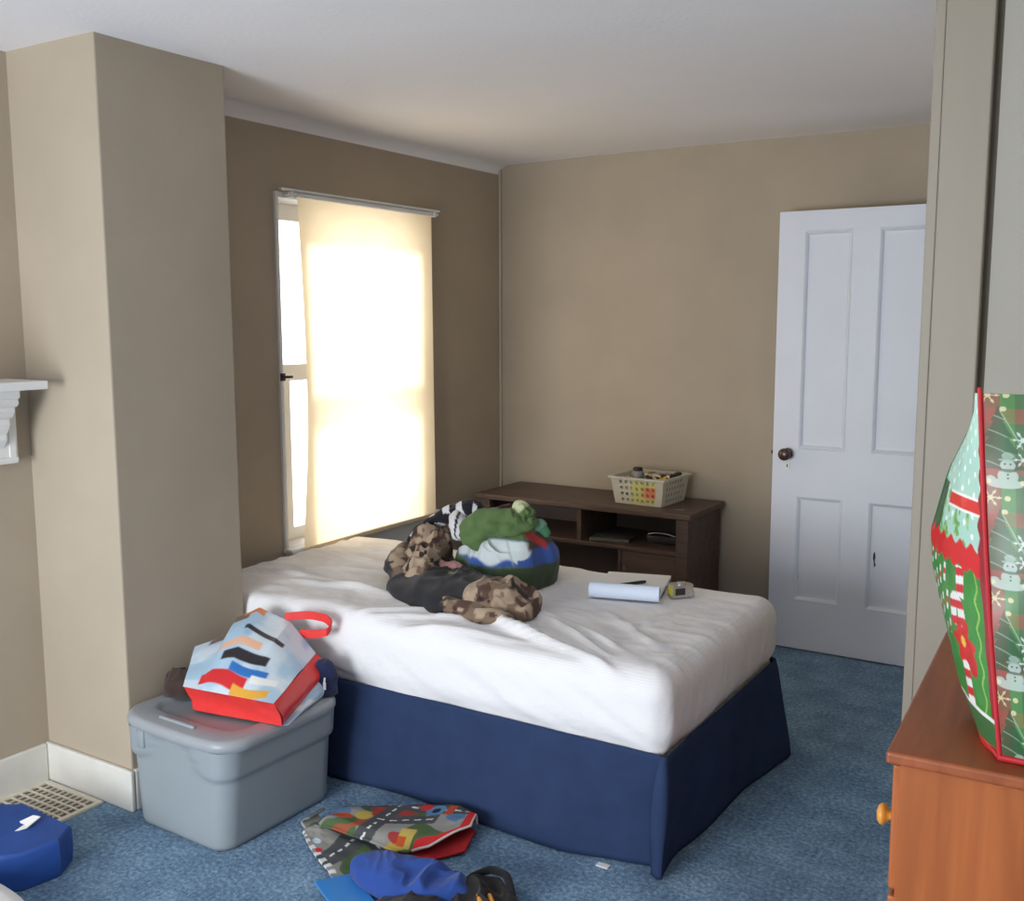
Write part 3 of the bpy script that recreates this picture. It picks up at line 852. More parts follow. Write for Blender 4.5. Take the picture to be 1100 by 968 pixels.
# twisted upper fold with cream edge
def tubefold(name, pts, rad, mat_, parent, paint, seed, fl=.25, n=(60, 24), squash=1.0):
    pts = np.array(pts, float); t = np.linspace(0, 1, n[0] + 1); k = np.linspace(0, 1, len(pts))
    S = np.stack([np.interp(t, k, pts[:, i]) for i in range(3)], 1)
    for _ in range(5): S[1:-1] = (S[:-2] + 2 * S[1:-1] + S[2:]) / 4
    R = np.interp(t, np.linspace(0, 1, len(rad)), rad)
    T = np.gradient(S, axis=0); T /= np.linalg.norm(T, axis=1)[:, None]
    ref = np.array((0, 0, 1.0)); U0 = np.cross(T, ref); U0 /= (np.linalg.norm(U0, axis=1)[:, None] + 1e-6); W0 = np.cross(U0, T)
    def fn(u, v):
        i = np.clip((v * n[0]).round().astype(int), 0, n[0])
        th = u * 2 * pi
        ns = fbm(np.stack([S[i, 0] * 16 + np.cos(th) * 1.1, S[i, 1] * 16 + np.sin(th) * 1.1, S[i, 2] * 16], 1), seed, 3)
        rg = ridge(np.stack([np.cos(th) * 1.6 + v * 2, np.sin(th) * 1.6, v * 3], 1), seed + 4, 2)
        r = R[i] * (1 + fl * ns + fl * .7 * (rg - .3))
        r = r * np.sqrt(np.clip(np.minimum(v, 1 - v) * 14 + .02, 0, 1))
        P = S[i] + U0[i] * (r * np.cos(th))[:, None] + W0[i] * (r * np.sin(th) * squash)[:, None]
        return P
    def pf(u, v, P): return paint(u, v, P)
    return grid(name, fn, n[1], n[0], mat_, parent, pf, wrap_u=True)
def knot_paint(u, v, P):
    C = np.tile(lin((94, 118, 74)), (len(u), 1)) * (1 + .12 * fbm(P * 40, 3, 2))[:, None]
    return put(C, sst(.80, .84, v), lin((196, 204, 160)))
tubefold('folded_corner', [(-.150, .02, .165), (-.10, -.02, .190), (-.03, -.03, .215), (.035, -.03, .212), (.072, -.025, .222), (.080, -.015, .250), (.060, -.01, .278), (.03, -.02, .272)], [.03, .052, .062, .060, .048, .036, .030, .022], M_cloth, gb, knot_paint, 12, .55, n=(120, 40))
tubefold('dark_edge', [(-.04, .03, .225), (-.01, .03, .262), (.035, .03, .280)], [.014, .018, .014], M_cloth, gb, lambda u, v, P: put(np.tile(lin((64, 44, 40)), (len(u), 1)), v < .25, lin((196, 50, 40))), 13, n=(30, 14))
tubefold('teal_corner', [(.09, .0, .205), (.135, .01, .212), (.165, .0, .17)], [.02, .026, .014], M_cloth, gb, lambda u, v, P: put(np.tile(lin((110, 150, 128)), (len(u), 1)), v > .6, lin((70, 120, 90))), 17, n=(30, 16))

cj = empty('camouflage_jacket', (-2.02, 2.82, ZB)); tag(cj, 'brown camouflage jacket with black lining crumpled in front of the green blanket', 'jacket')
def camo(P, seed=0, s=22):
    n1 = fbm(P * s, 100 + seed, 2); n2 = fbm(P * s + 31, 200 + seed, 2); n3 = fbm(P * s * 1.2 + 71, 300 + seed, 2)
    C = np.tile(lin((124, 104, 88)), (len(P), 1))
    C = put(C, sst(.02, .07, n1), lin((88, 66, 58)))
    C = put(C, sst(.12, .17, n2), lin((170, 150, 128)))
    C = put(C, sst(.24, .28, n3), lin((58, 46, 44)))
    return C * (1 + .1 * fbm(P * 60, 4, 2))[:, None]
def cam_p(u, v, P): return camo(P, 1)
# lining: dark low mound
o = heap('lining', (.0, .02, 0), .30, .20, .085, M_cloth, cj, radians(-18), 31, .022, 8, .06, 2.4,
         lambda a, b_, z: put(put(const((48, 48, 52), .2, 5)(a, b_, z), (((a + .10) / .05) ** 2 + ((b_ - .06) / .035) ** 2 < 1) * 1.0, lin((186, 138, 134))), ((np.abs(a + .01) < .02) & (np.abs(b_ + .0) < .008)) * 1.0, lin((120, 128, 88))), n=(140, 60))
# outer rolled hem, crescent from back left to front right
pt = np.array([(-2.375, 3.13, .66), (-2.375, 3.02, .665), (-2.33, 2.90, .645), (-2.22, 2.80, .62), (-2.05, 2.715, .612), (-1.90, 2.655, .612), (-1.76, 2.63, .612), (-1.66, 2.66, .61)]) - np.array(cj.location)
tubefold('rolled_hem', pt, [.03, .045, .042, .032, .034, .036, .034, .02], M_cloth, cj, lambda u, v, P: put(camo(P, 1), sst(.42, .36, v) * (np.sin(u * 2 * pi + 2.6) > -.2), lin((44, 42, 46))), 3, .3, n=(160, 28), squash=.85)
heap('front_bunch', (.245, -.075, 0), .135, .105, .115, M_cloth, cj, VR, 43, .030, 13, .12, 2.2, lambda a, b_, z: camo(xyz(a, b_) + np.stack([0 * z, 0 * z, z], 1), 7), n=(160, 70))
heap('back_bunch', (-.265, .22, 0), .095, .15, .165, M_cloth, cj, VR - .5, 47, .036, 13, .1, 2.3, lambda a, b_, z: camo(xyz(a, b_) + np.stack([0 * z, 0 * z, z], 1), 9, 26), n=(140, 70))
heap('side_bunch', (-.165, .03, 0), .075, .10, .115, M_cloth, cj, VR, 53, .03, 15, .1, 2.3, lambda a, b_, z: camo(xyz(a, b_) + np.stack([0 * z, 0 * z, z], 1), 12, 26), n=(120, 50))
# black and white checked cloth over the top left
def zeb(u, v, P):
    q = (np.sin(v * 44 + 1.2 * np.sin(u * 6.3)) > .15) * (np.sin(u * 2 * pi * 2 + v * 9) > -.35)
    return put(np.tile(lin((38, 36, 42)), (len(u), 1)), q * 1.0, lin((214, 214, 216)))
zc = empty('checked_scarf', (-2.3, 3.12, .58)); tag(zc, 'black and white checked scarf draped over the back of the jacket pile', 'scarf')
pt = np.array([(-2.395, 3.06, .672), (-2.365, 3.085, .735), (-2.31, 3.10, .775), (-2.23, 3.12, .812), (-2.15, 3.13, .835), (-2.10, 3.15, .825)]) - np.array(zc.location)
tubefold('scarf_roll', pt, [.02, .024, .026, .034, .04, .03], M_cloth, zc, zeb, 8, .22, n=(160, 40))
pt = np.array([(-2.19, 3.10, .81), (-2.15, 3.05, .79), (-2.12, 3.01, .745)]) - np.array(zc.location)
tubefold('scarf_end', pt, [.03, .034, .02], M_cloth, zc, lambda u, v, P: put(np.tile(lin((220, 220, 222)), (len(u), 1)), (np.abs(np.sin(u * 2 * pi * 1.5 + v * 2)) < .25) * 1.0, lin((40, 38, 44))), 9, .15, n=(40, 40))
ns = heap('navy_cloth', (-2.10, 3.26, ZB), .13, .11, .245, M_cloth, None, VR, 63, .02, 10, .06, 2.5, lambda a, b_, z: put(const((42, 46, 66), .2, 3)(a, b_, z), (((a + .0) / .035) ** 2 + ((z - .235) / .035) ** 2 < 1) * 1.0, lin((206, 206, 208))), n=(90, 50))
tag(ns, 'dark navy cloth bundled between the checked scarf and green blanket', 'cloth')

# ------------------------------------------------------------------ notebook, pen, tape measure
nbk = empty('notepad', (-1.535, 3.26, .589), radians(15.5)); tag(nbk, 'white notepad with its cover pages rolled over the front edge, on the bed', 'notepad')
b = MB(); b.box((-.118, -.135, 0), (.118, .165, .012), .002)
b.build('pages', M_paper, nbk)
b = MB(); b.box((-.120, -.137, -.004), (.120, .167, 0), .001); b.build('backing_card', mat('dark card', (92, 86, 84), .7, .2, var=.05), nbk)
b = MB()
Rr = .027
sec = [(-.118 - .002 + 0, 0)]
prof = [(cos(a) * Rr, sin(a) * Rr) for a in np.linspace(-pi / 2, 1.5 * pi * .93, 26)]
prof2 = [(cos(a) * (Rr - .003), sin(a) * (Rr - .003)) for a in np.linspace(-pi / 2, 1.5 * pi * .93, 26)][::-1]
b.prism([(-.150 + p[0], .024 + p[1]) for p in prof + prof2], 0, -.122, .122)
b.build('rolled_pages', M_bluepaper, nbk, True, 50)
pn = empty('pen', (-1.540, 3.235, .6078), radians(56)); tag(pn, 'black pen lying across the white notepad', 'pen')
Mx = Matrix.Rotation(radians(90), 4, 'Y')
b = MB(); b.lathe([(.002, -.075), (.0048, -.062), (.0055, -.03), (.0055, .02)], Mx, 12); b.build('pen_barrel', M_black, pn, True)
b = MB(); b.lathe([(.0060, .02), (.0062, .055), (.0055, .072), (.003, .075)], Mx, 12); b.build('pen_cap', M_black, pn, True)
tm = empty('tape_measure', (-1.350, 3.262, .585), radians(52)); tag(tm, 'silver tape measure with yellow label beside the notepad', 'tape measure')
out = [(-.042, -.026), (.034, -.026), (.042, -.018), (.042, .004), (.026, .026), (-.026, .030), (-.042, .016)]
b = MB(); loops = []
for zz, s in ((0, .96), (.003, 1), (.038, 1), (.043, .95)): loops.append([(px * s, py * s, zz) for px, py in out])
b.loft(loops); b.build('tape_case', mat('brushed silver', (186, 182, 172), .3, .5, metal=.6, var=.1, vscale=30), tm, True, 40)
b = MB(); b.lathe([(.021, .040), (.021, .0455), (.017, .047), (.015, .0455), (.010, .0455), (.009, .0475), (.002, .048)], None, 24); b.build('center_boss', M_chrome, tm, True, 40)
b = MB(); b.box((-.0435, -.020, .009), (-.0415, .010, .034), .0005); b.build('yellow_label', mat('yellow label', (226, 214, 60), .5, .3, var=.05), tm)
b = MB(); b.box((-.034, -.0285, .010), (.004, -.0255, .034), .001); b.build('dark_label', M_black, tm)
b = MB(); b.box((.018, -.030, .002), (.040, -.0258, .018), .001); b.box((.034, -.036, .0), (.037, -.026, .022), .0006); b.build('tape_hook', M_chrome, tm)

# ------------------------------------------------------------------ media stand
st = empty('media_stand', (-2.35, 4.565, 0)); tag(st, 'dark brown wooden media stand with open cubbies against the back wall', 'stand')
SX0, SX1, SY0, SY1, SZ = -.585, .575, -.200, .225, .650
b = MB(); b.box((SX0 - .02, SY0 - .022, SZ - .028), (SX1 + .02, SY1, SZ), .006, 3); b.build('stand_top', M_espresso, st)
for x0 in (SX0, SX1 - .06):
    b = MB(); b.box((x0, SY0, 0), (x0 + .06, SY0 + .03, SZ - .028), .003)
    b.box((x0 + (.0 if x0 < 0 else .035), SY0 + .03, .0), (x0 + (.025 if x0 < 0 else .06), SY1 - .01, SZ - .028), .002); b.build('side_panel', M_espresso, st)
b = MB(); b.box((SX0 + .06, SY0, .442), (SX1 - .06, SY1 - .02, .463), .003); b.build('middle_shelf', M_espresso, st)
b = MB(); b.box((-.012, SY0 + .004, .463), (.012, SY1 - .02, SZ - .028), .002); b.build('divider', M_espresso, st)
b = MB(); b.box((SX0 + .025, SY1 - .022, .05), (SX1 - .035, SY1 - .012, SZ - .03)); b.build('back_board', M_espresso_in, st)
b = MB(); b.box((SX0 + .025, SY0 + .004, .05), (SX1 - .035, SY1 - .02, .075), .002); b.build('bottom_shelf', M_espresso, st)
b = MB(); b.box((.235, SY0 + .006, .08), (SX1 - .062, SY0 + .024, .438), .003); dr = b.build('cabinet_door', M_espresso, st)
b = MB(); Mk = Matrix.Translation((.262, SY0 + .006, .36)) @ Matrix.Rotation(radians(90), 4, 'X'); b.lathe([(.004, 0), (.004, .012), (.010, .016), (.010, .022), (.003, .024)], Mk, 14); b.build('door_knob', M_espresso_in, dr, True)
b = MB(); b.box((.215, SY0 + .006, .075), (.232, SY1 - .02, .442), .002); b.build('lower_divider', M_espresso, st)
b = MB(); b.box((SX0 + .06, SY0 + .012, 0), (SX1 - .06, SY0 + .026, .05), .002); b.build('toe_board', M_espresso, st)
# devices
dv = empty('cable_box', (-1.955, 4.53, .464)); tag(dv, 'small black device in the right cubby of the media stand', 'device')
b = MB(); b.box((-.085, -.05, 0), (.085, .06, .042), .008, 3); b.build('device_body', M_black, dv, True, 40)
b = MB(); b.tube([(-.07, -.052, .046), (-.03, -.055, .056), (.03, -.055, .056), (.07, -.052, .046)], .004, 8); b.build('chrome_band', mat('dull chrome', (150, 150, 152), .3, .5, metal=.6, var=.05), dv, True)
bk = MB(); bk.box((-.10, -.07, 0), (.10, .07, .016), .003)
fb = bk.build('flat_case', mat('dull grey green case', (92, 92, 86), .5, .3, var=.1)); fb.location = (-2.215, 4.47, .4645); fb.rotation_euler = (0, 0, radians(12)); tag(fb, 'flat grey case lying in the media stand cubby beside the divider', 'case')
bk = MB(); bk.box((-.028, -.012, 0), (.028, .012, .005), .0015)
fb = bk.build('folded_note', mat('grey note', (120, 118, 112), .6, .2, var=.08)); fb.location = (-1.850, 4.44, .6505); fb.rotation_euler = (0, 0, radians(8)); tag(fb, 'tiny grey folded note on the media stand beside the basket', 'note')

# ------------------------------------------------------------------ basket and contents
bs = empty('plastic_basket', (-2.068, 4.585, .651), radians(-3)); tag(bs, 'cream plastic basket with holes on top of the media stand', 'basket')
M_bask = mat('cream plastic', (206, 202, 186), .45, .35, var=.03)
BW, BD, BH = .126, .125, .132
def bwall(p0, p1, nx, nz):
    """wall with holes between two bottom corner points; flares outward at the top"""
    p0 = np.array(p0, float); p1 = np.array(p1, float)
    k = 1.14
    def fn(u, v):
        q = p0[None] * (1 - u)[:, None] + p1[None] * u[:, None]
        s = 1 + (k - 1) * v
        return np.stack([q[:, 0] * s, q[:, 1] * s, v * BH], 1)
    keep = lambda i, j: not (i % 2 == 1 and 1 < i < nx - 2 and j in (2, 3, 6, 7, 10, 11, 14, 15))
    def wp_(u, v, P):
        C = np.tile(lin((206, 202, 186)), (len(u), 1))
        if p0[1] < 0 and p1[1] < 0:
            m = sst(.34, .42, u) * (1 - sst(.84, .9, u)) * (1 - sst(.84, .9, v)) * sst(.04, .1, v)
            C = put(C, m * .75, lin((214, 212, 120))); C = put(C, m * sst(.6, .66, u) * sst(.24, .3, v) * (1 - sst(.66, .72, v)) * .85, lin((232, 130, 106)))
        return C
    return grid('basket_wall', fn, nx, nz, M_bpaint, bs, solid=.003, keep=keep, smooth=False, paint=wp_)
c4 = [(-BW, -BD), (BW, -BD), (BW, BD), (-BW, BD)]
for a, c in zip(c4, c4[1:] + c4[:1]): bwall(a, c, 19, 18)
b = MB(); b.box((-BW, -BD, 0), (BW, BD, .004)); b.build('basket_bottom', M_bask, bs)
b = MB()
o1, i1 = 1.22, 1.12
for zz in (0,):
    L1 = [(x * o1, y * o1, BH - .006) for x, y in c4]; L2 = [(x * o1, y * o1, BH + .003) for x, y in c4]; L3 = [(x * i1, y * i1, BH + .003) for x, y in c4]; L4 = [(x * i1, y * i1, BH - .006) for x, y in c4]
    b.loft([L1, L2, L3, L4, L1], False, False)
bmesh.ops.remove_doubles(b.bm, verts=b.bm.verts, dist=1e-5)
b.build('basket_rim', M_bask, bs)
def in_basket(o, x, y, z, rz=0):
    c_, s_ = cos(bs.rotation_euler.z), sin(bs.rotation_euler.z)
    o.location = (bs.location.x + x * c_ - y * s_, bs.location.y + x * s_ + y * c_, bs.location.z + z); o.rotation_euler = (0, 0, rz)
def pk_paint(a, b_, z):
    C = np.tile(lin((226, 220, 120)), (len(a), 1))
    C = put(C, sst(.0, .2, fbm(xyz(a * 18, z * 18), 3, 2)), lin((190, 214, 150)))
    C = put(C, ((np.abs(a - .055) < .035) & (np.abs(z - .055) < .03)) * 1.0, lin((240, 128, 100)))
    return C
def pkt(u, v):
    x = -.055 + u * .165; z = .008 + v * .105
    return np.stack([x, -.004 + .004 * np.sin(u * 9) * np.sin(v * 7) - .012 * v, z], 1)
pk = empty('snack_packet', (0, 0, 0)); in_basket(pk, .0, -.104, .004); tag(pk, 'yellow and pink packet standing against the front of the basket', 'packet')
grid('packet_front', pkt, 50, 40, M_print, pk, lambda u, v, P: pk_paint(P[:, 0], P[:, 1], P[:, 2]), solid=.006, offset=1)
jr = empty('round_can', (0, 0, 0)); in_basket(jr, -.085, .03, .005); tag(jr, 'grey round can standing at the left of the basket', 'can')
b = MB(); b.lathe([(.030, 0), (.032, .004), (.032, .125), (.026, .138)], None, 20); b.build('can_body', mat('can grey', (150, 148, 140), .4, .4, var=.3, vscale=60), jr, True, 40)
b = MB(); b.lathe([(.024, .138), (.024, .152), (.018, .156)], None, 20); b.build('can_cap', M_black, jr, True, 40)
def bookpaint(u, v, P):
    C = np.tile(lin((60, 50, 58)), (len(u), 1))
    n = fbm(np.stack([u * 5, v * 4, 0 * u], 1), 8, 3)
    C = put(C, sst(.05, .15, n), lin((216, 206, 220)))
    C = put(C, sst(.2, .25, fbm(np.stack([u * 6 + 5, v * 5, 0 * u], 1), 18, 2)), lin((220, 190, 80)))
    return C
bx = empty('printed_box', (0, 0, 0)); in_basket(bx, .035, .0, .006, radians(-6)); tag(bx, 'dark box with purple and yellow print leaning in the basket', 'box')
b = MB(); b.box((-.055, -.02, 0), (.083, .04, .138), .003); b.build('box_body', M_black, bx)
grid('box_print', lambda u, v: np.stack([-.053 + u * .136, -.0206 + 0 * u, .09 + v * .046], 1), 40, 16, M_print, bx, bookpaint)
grid('box_print', lambda u, v: np.stack([-.053 + u * .136, -.018 + v * .056, .1386 + 0 * u], 1), 40, 16, M_print, bx, bookpaint)
bx2 = MB(); bx2.box((-.014, -.045, 0), (.014, .045, .135), .003)
o = bx2.build('dark_carton', mat('carton dark', (44, 40, 44), .5, .3, var=.3, vscale=40)); in_basket(o, .104, .070, .006, 0); tag(o, 'narrow black carton at the right end of the basket', 'carton')
bx2 = MB(); bx2.box((-.04, -.006, 0), (.04, .006, .130), .002)
o = bx2.build('cream_card', mat('cream card', (206, 196, 170), .6, .2, var=.05)); in_basket(o, -.02, .10, .006, 0); tag(o, 'cream card standing at the rear of the basket', 'card')

# ------------------------------------------------------------------ play rug, cloths on the carpet
def cat_patch(nearp, farp):
    """surface between two polylines (u along, v from near to far)"""
    nearp = np.array(nearp, float); farp = np.array(farp, float)
    def ip(pp, u):
        k = np.linspace(0, 1, len(pp))
        return np.stack([np.interp(u, k, pp[:, i]) for i in range(3)], 1)
    def fn(u, v):
        return ip(nearp, u) * (1 - v)[:, None] + ip(farp, u) * v[:, None]
    return fn
def rug_paint(s=1.0, seed=0, border=None):
    def pf(u, v, P):
        X = P[:, 0] * 9 * s; Y = P[:, 1] * 9 * s
        C = np.tile(lin((84, 104, 72)), (len(u), 1))
        n = fbm(xyz(X * .8, Y * .8), 300 + seed, 2)
        C = put(C, sst(.05, .09, n), lin((150, 148, 142)))
        n2 = fbm(xyz(X * 1.2 + 7, Y * 1.2), 310 + seed, 2)
        C = put(C, sst(.38, .42, n2), lin((160, 90, 66)))
        C = put(C, sst(.46, .5, fbm(xyz(X * 1.3 + 3, Y * 1.1 + 30), 320 + seed, 2)), lin((190, 166, 84)))
        C = put(C, sst(.46, .5, fbm(xyz(X * 1.3 + 13, Y * 1.3 + 60), 330 + seed, 2)), lin((92, 128, 164)))
        C = put(C, sst(.46, .5, fbm(xyz(X * 1.4 + 43, Y * 1.4 + 10), 340 + seed, 2)), lin((166, 68, 64)))
        return C
    return pf
rug = empty('play_rug', (-1.85, 2.2, 0)); tag(rug, 'folded childrens play rug printed with roads, lying on the carpet before the bed', 'rug')
RO = np.array(rug.location)
def road(C, d, al, w=.026):
    """d: distance from road centre, al: distance along"""
    C = put(C, np.abs(d) < w, lin((84, 86, 88)))
    C = put(C, (np.abs(d) < .0032) & (np.mod(al, .034) < .02), lin((232, 232, 228)))
    return C
# lower flap on the floor
low_near = [(-2.085, 2.125, .012), (-2.03, 2.085, .012), (-1.95, 2.04, .012), (-1.87, 2.00, .012), (-1.80, 1.955, .012)]
low_far = [(-2.06, 2.18, .03), (-1.99, 2.20, .018), (-1.87, 2.22, .014), (-1.75, 2.17, .013), (-1.60, 2.02, .013)]
lf = cat_patch(low_near, low_far)
def low_fn(u, v):
    P = lf(u, v); P[:, 2] += .006 * fbm(xyz(u * 5, v * 4), 3, 2) + .010 * np.sin(pi * v) * np.exp(-((u - .1) / .2) ** 2) + .004
    return P - RO
def low_p(u, v, P):
    C = rug_paint(1, 5)(u, v, P)
    C = road(C, (v - .62 - .25 * np.sin(u * 3)) * .22, u * .35, .030)
    C = road(C, (u - .62 + .25 * v) * .3, v * .22, .034)
    C = put(C, (v < .10) & (np.mod(u * 9, 1) < .5), lin((222, 224, 226)))
    C = put(C, (np.hypot((u - .30) * .35, (v - .2) * .2) < .016) * 1.0, lin((200, 220, 236)))
    C = put(C, (np.hypot((u - .43) * .35, (v - .1) * .2) < .012) * 1.0, lin((206, 60, 56)))
    C = put(C, (u > .93) * 1.0, lin((60, 64, 66)))
    return C
grid('lower_fold', low_fn, 110, 80, M_rug, rug, low_p, solid=.006)
# upper strip folded back on itself
up_near = [(-2.065, 2.150, .055), (-1.98, 2.150, .062), (-1.88, 2.140, .066), (-1.79, 2.150, .066), (-1.72, 2.170, .066), (-1.67, 2.22, .066), (-1.615, 2.345, .064)]
up_far = [(-2.07, 2.215, .05), (-2.01, 2.29, .05), (-1.95, 2.36, .052), (-1.885, 2.415, .052), (-1.80, 2.445, .054), (-1.72, 2.462, .056), (-1.645, 2.425, .058)]
uf = cat_patch(up_near, up_far)
def up_fn(u, v):
    P = uf(u, v)
    P[:, 2] += .008 * fbm(xyz(u * 5, v * 3), 13, 2) + .012 * np.sin(u * 7 + v * 2) * .5
    dr = np.exp(-(v / .10) ** 2); P[:, 2] -= .022 * dr * (1 - sst(.78, .95, u)); P[:, 2] -= .03 * np.exp(-((1 - v) / .08) ** 2) + .03 * np.exp(-(u / .05) ** 2)
    return P - RO
def up_p(u, v, P):
    C = rug_paint(1, 2)(u, v, P)
    C = road(C, (v - .80 - .08 * np.sin(u * 6)) * .25, u * .45, .024)
    C = road(C, (u - .36 - .10 * v) * .45, v * .25, .026)
    C = road(C, (v - .42 - .25 * (u - .36)) * .25 + 9 * (u < .36) + 9 * (u > .75), u * .45, .026)
    C = put(C, (np.hypot((u - .17) * .45, (v - .35) * .25) < .030) * 1.0, lin((186, 92, 60)))
    C = put(C, (np.abs(u - .62) < .05) & (np.abs(v - .15) < .12), lin((196, 172, 92)))
    C = put(C, (np.abs(u - .60) < .03) & (np.abs(v - .10) < .05), lin((196, 92, 50)))
    C = put(C, (np.hypot((u - .70) * .45, (v - .72) * .25) < .030) * 1.0, lin((96, 134, 172)))
    C = put(C, (np.hypot((u - .70) * .45, (v - .72) * .25) < .014) * 1.0, lin((44, 52, 66)))
    C = put(C, (np.hypot((u - .62) * .45, (v - .80) * .25) < .018) * 1.0, lin((196, 60, 60)))
    C = put(C, (np.abs(u - .80) < .03) & (np.abs(v - .72) < .12), lin((186, 84, 58)))
    ed = np.minimum(np.where(u > .70, v * .25, 9), (1 - u) * .5)
    C = put(C, (ed < .030) * 1.0, lin((202, 56, 58)))
    C = put(C, (ed < .004) * 1.0, lin((220, 206, 196)))
    return C
grid('upper_fold', up_fn, 160, 90, M_rug, rug, up_p, solid=.007)
# underlayer of the fold seen at the open end, red edge
uu_near = [(-1.83, 2.13, .012), (-1.74, 2.14, .014), (-1.68, 2.18, .018), (-1.60, 2.29, .02)]
uu_far = [(-1.90, 2.36, .012), (-1.80, 2.42, .014), (-1.72, 2.44, .018), (-1.64, 2.40, .02)]
ufn = cat_patch(uu_near, uu_far)
grid('under_fold', lambda u, v: ufn(u, v) + np.stack([0 * u, 0 * u, .006 * np.sin(u * 6)], 1) - RO, 40, 30, M_rug, rug, lambda u, v, P: np.tile(lin((192, 54, 56)), (len(u), 1)), solid=.006)
# fold connecting band at the left
b = MB()
grid('fold_turn', lambda u, v: np.stack([-2.068 - .030 * np.sin(pi * v) - .0 * u, 2.14 + u * .07, .012 + .040 * v], 1) - RO, 14, 12, M_rug, rug, lambda u, v, P: put(np.tile(lin((170, 168, 162)), (len(u), 1)), v > .5, lin((120, 124, 118))), solid=.006)

# bright blue card under cloth
b = MB(); b.box((-.10, -.012 - .05, 0), (.10, .05, .006), .002)
cd = b.build('blue_folder', mat('bright blue card', (52, 132, 206), .4, .4, var=.04)); cd.location = (-1.725, 1.925, .022); cd.rotation_euler = (radians(-4), 0, radians(-28)); tag(cd, 'flat bright blue folder lying at the lower edge of the play rug', 'folder')
def bc_out(th): return 1 + .10 * np.cos(2 * th + .4) + .06 * np.sin(3 * th)
o = heap('blue_cloth', (-1.615, 2.04, .026), .165, .095, .070, M_cloth, None, radians(12), 83, .022, 9, .10, 2.6, const((48, 76, 146), .12, 6, 30), bc_out, n=(180, 80))
tag(o, 'royal blue cloth crumpled on top of the play rug', 'cloth')
o = heap('black_cloth', (-1.545, 1.955, .002), .11, .07, .055, M_cloth, None, radians(10), 93, .016, 12, .10, 2.4, const((44, 42, 44), .2, 7, 30), n=(100, 50))
tag(o, 'black cloth bunched below the royal blue cloth', 'cloth')
bp = empty('strap_bundle', (-1.42, 2.10, .001)); tag(bp, 'black strap bundle with orange stripes on the carpet by the blue cloth', 'strap')
heap('bundle_body', (0, 0, 0), .105, .085, .055, M_cloth, bp, radians(20), 103, .02, 14, .14, 2.3, const((44, 42, 42), .3, 9, 40), n=(120, 60))
for k, off in enumerate((0, .026)):
    pt = np.array([(.005 + off, -.02 + off * .6, .046), (.030 + off, -.045 + off * .6, .048), (.055 + off, -.072 + off * .6, .030), (.065 + off, -.085 + off * .6, .010)])
    tubefold('orange_stripe', pt, [.006, .007, .007, .006], M_cloth, bp, lambda u, v, P: np.tile(lin((214, 140, 52)), (len(u), 1)), 3 + k, .05, n=(24, 10))
pt = [(-.09, .06, .02), (-.03, .095, .05), (.03, .085, .055), (.07, .05, .03), (.095, .0, .012)]
tubefold('black_strap', pt, [.008, .011, .011, .011, .008], M_cloth, bp, lambda u, v, P: np.tile(lin((36, 36, 40)), (len(u), 1)), 5, .12, n=(40, 12))

# ------------------------------------------------------------------ blue box-like pouch, white thing at lower left
bb = empty('blue_storage_box', (-2.66, 1.55, 0)); tag(bb, 'blue fabric box lying on the carpet beside the floor vent', 'box')
b = MB()
q = [(-2.93, 1.45), (-2.80, 1.62), (-2.745, 1.655), (-2.545, 1.67), (-2.50, 1.60), (-2.52, 1.50), (-2.60, 1.40), (-2.80, 1.36)]
cx, cy = bb.location.x, bb.location.y
loops = []
for zz, s in ((0.0, .96), (.004, .985), (.05, 1.01), (.098, 1.0), (.106, .985), (.110, .96), (.113, .5)):
    loops.append([((px - cx) * s, (py - cy) * s, zz + (.02 * (px < -2.7) if zz > .07 else 0)) for px, py in q])
b.loft(loops)
o = b.build('box_fabric', mat('royal blue nylon', (42, 78, 150), .5, .3, var=.12, vscale=10, bump=.1, bscale=60), bb, True, 28)
b = MB(); b.poly([(-.012, .035, .118), (.016, .068, .134), (.044, .072, .136), (.042, .030, .120), (.026, .004, .117), (.020, .040, .121)]); 
o = b.build('white_tab', M_paper, bb); m_ = o.modifiers.new('s', 'SOLIDIFY'); m_.thickness = .003
wp = heap('white_pillow', (-2.46, 1.215, .0), .30, .20, .14, mat('white cotton', (244, 244, 242), .9, .1, var=.02), None, radians(8), 113, .006, 6, .03, 3.0, None, n=(110, 50), bumpy=.05)
tag(wp, 'bright white pillow edge at the lower left of the carpet', 'pillow')

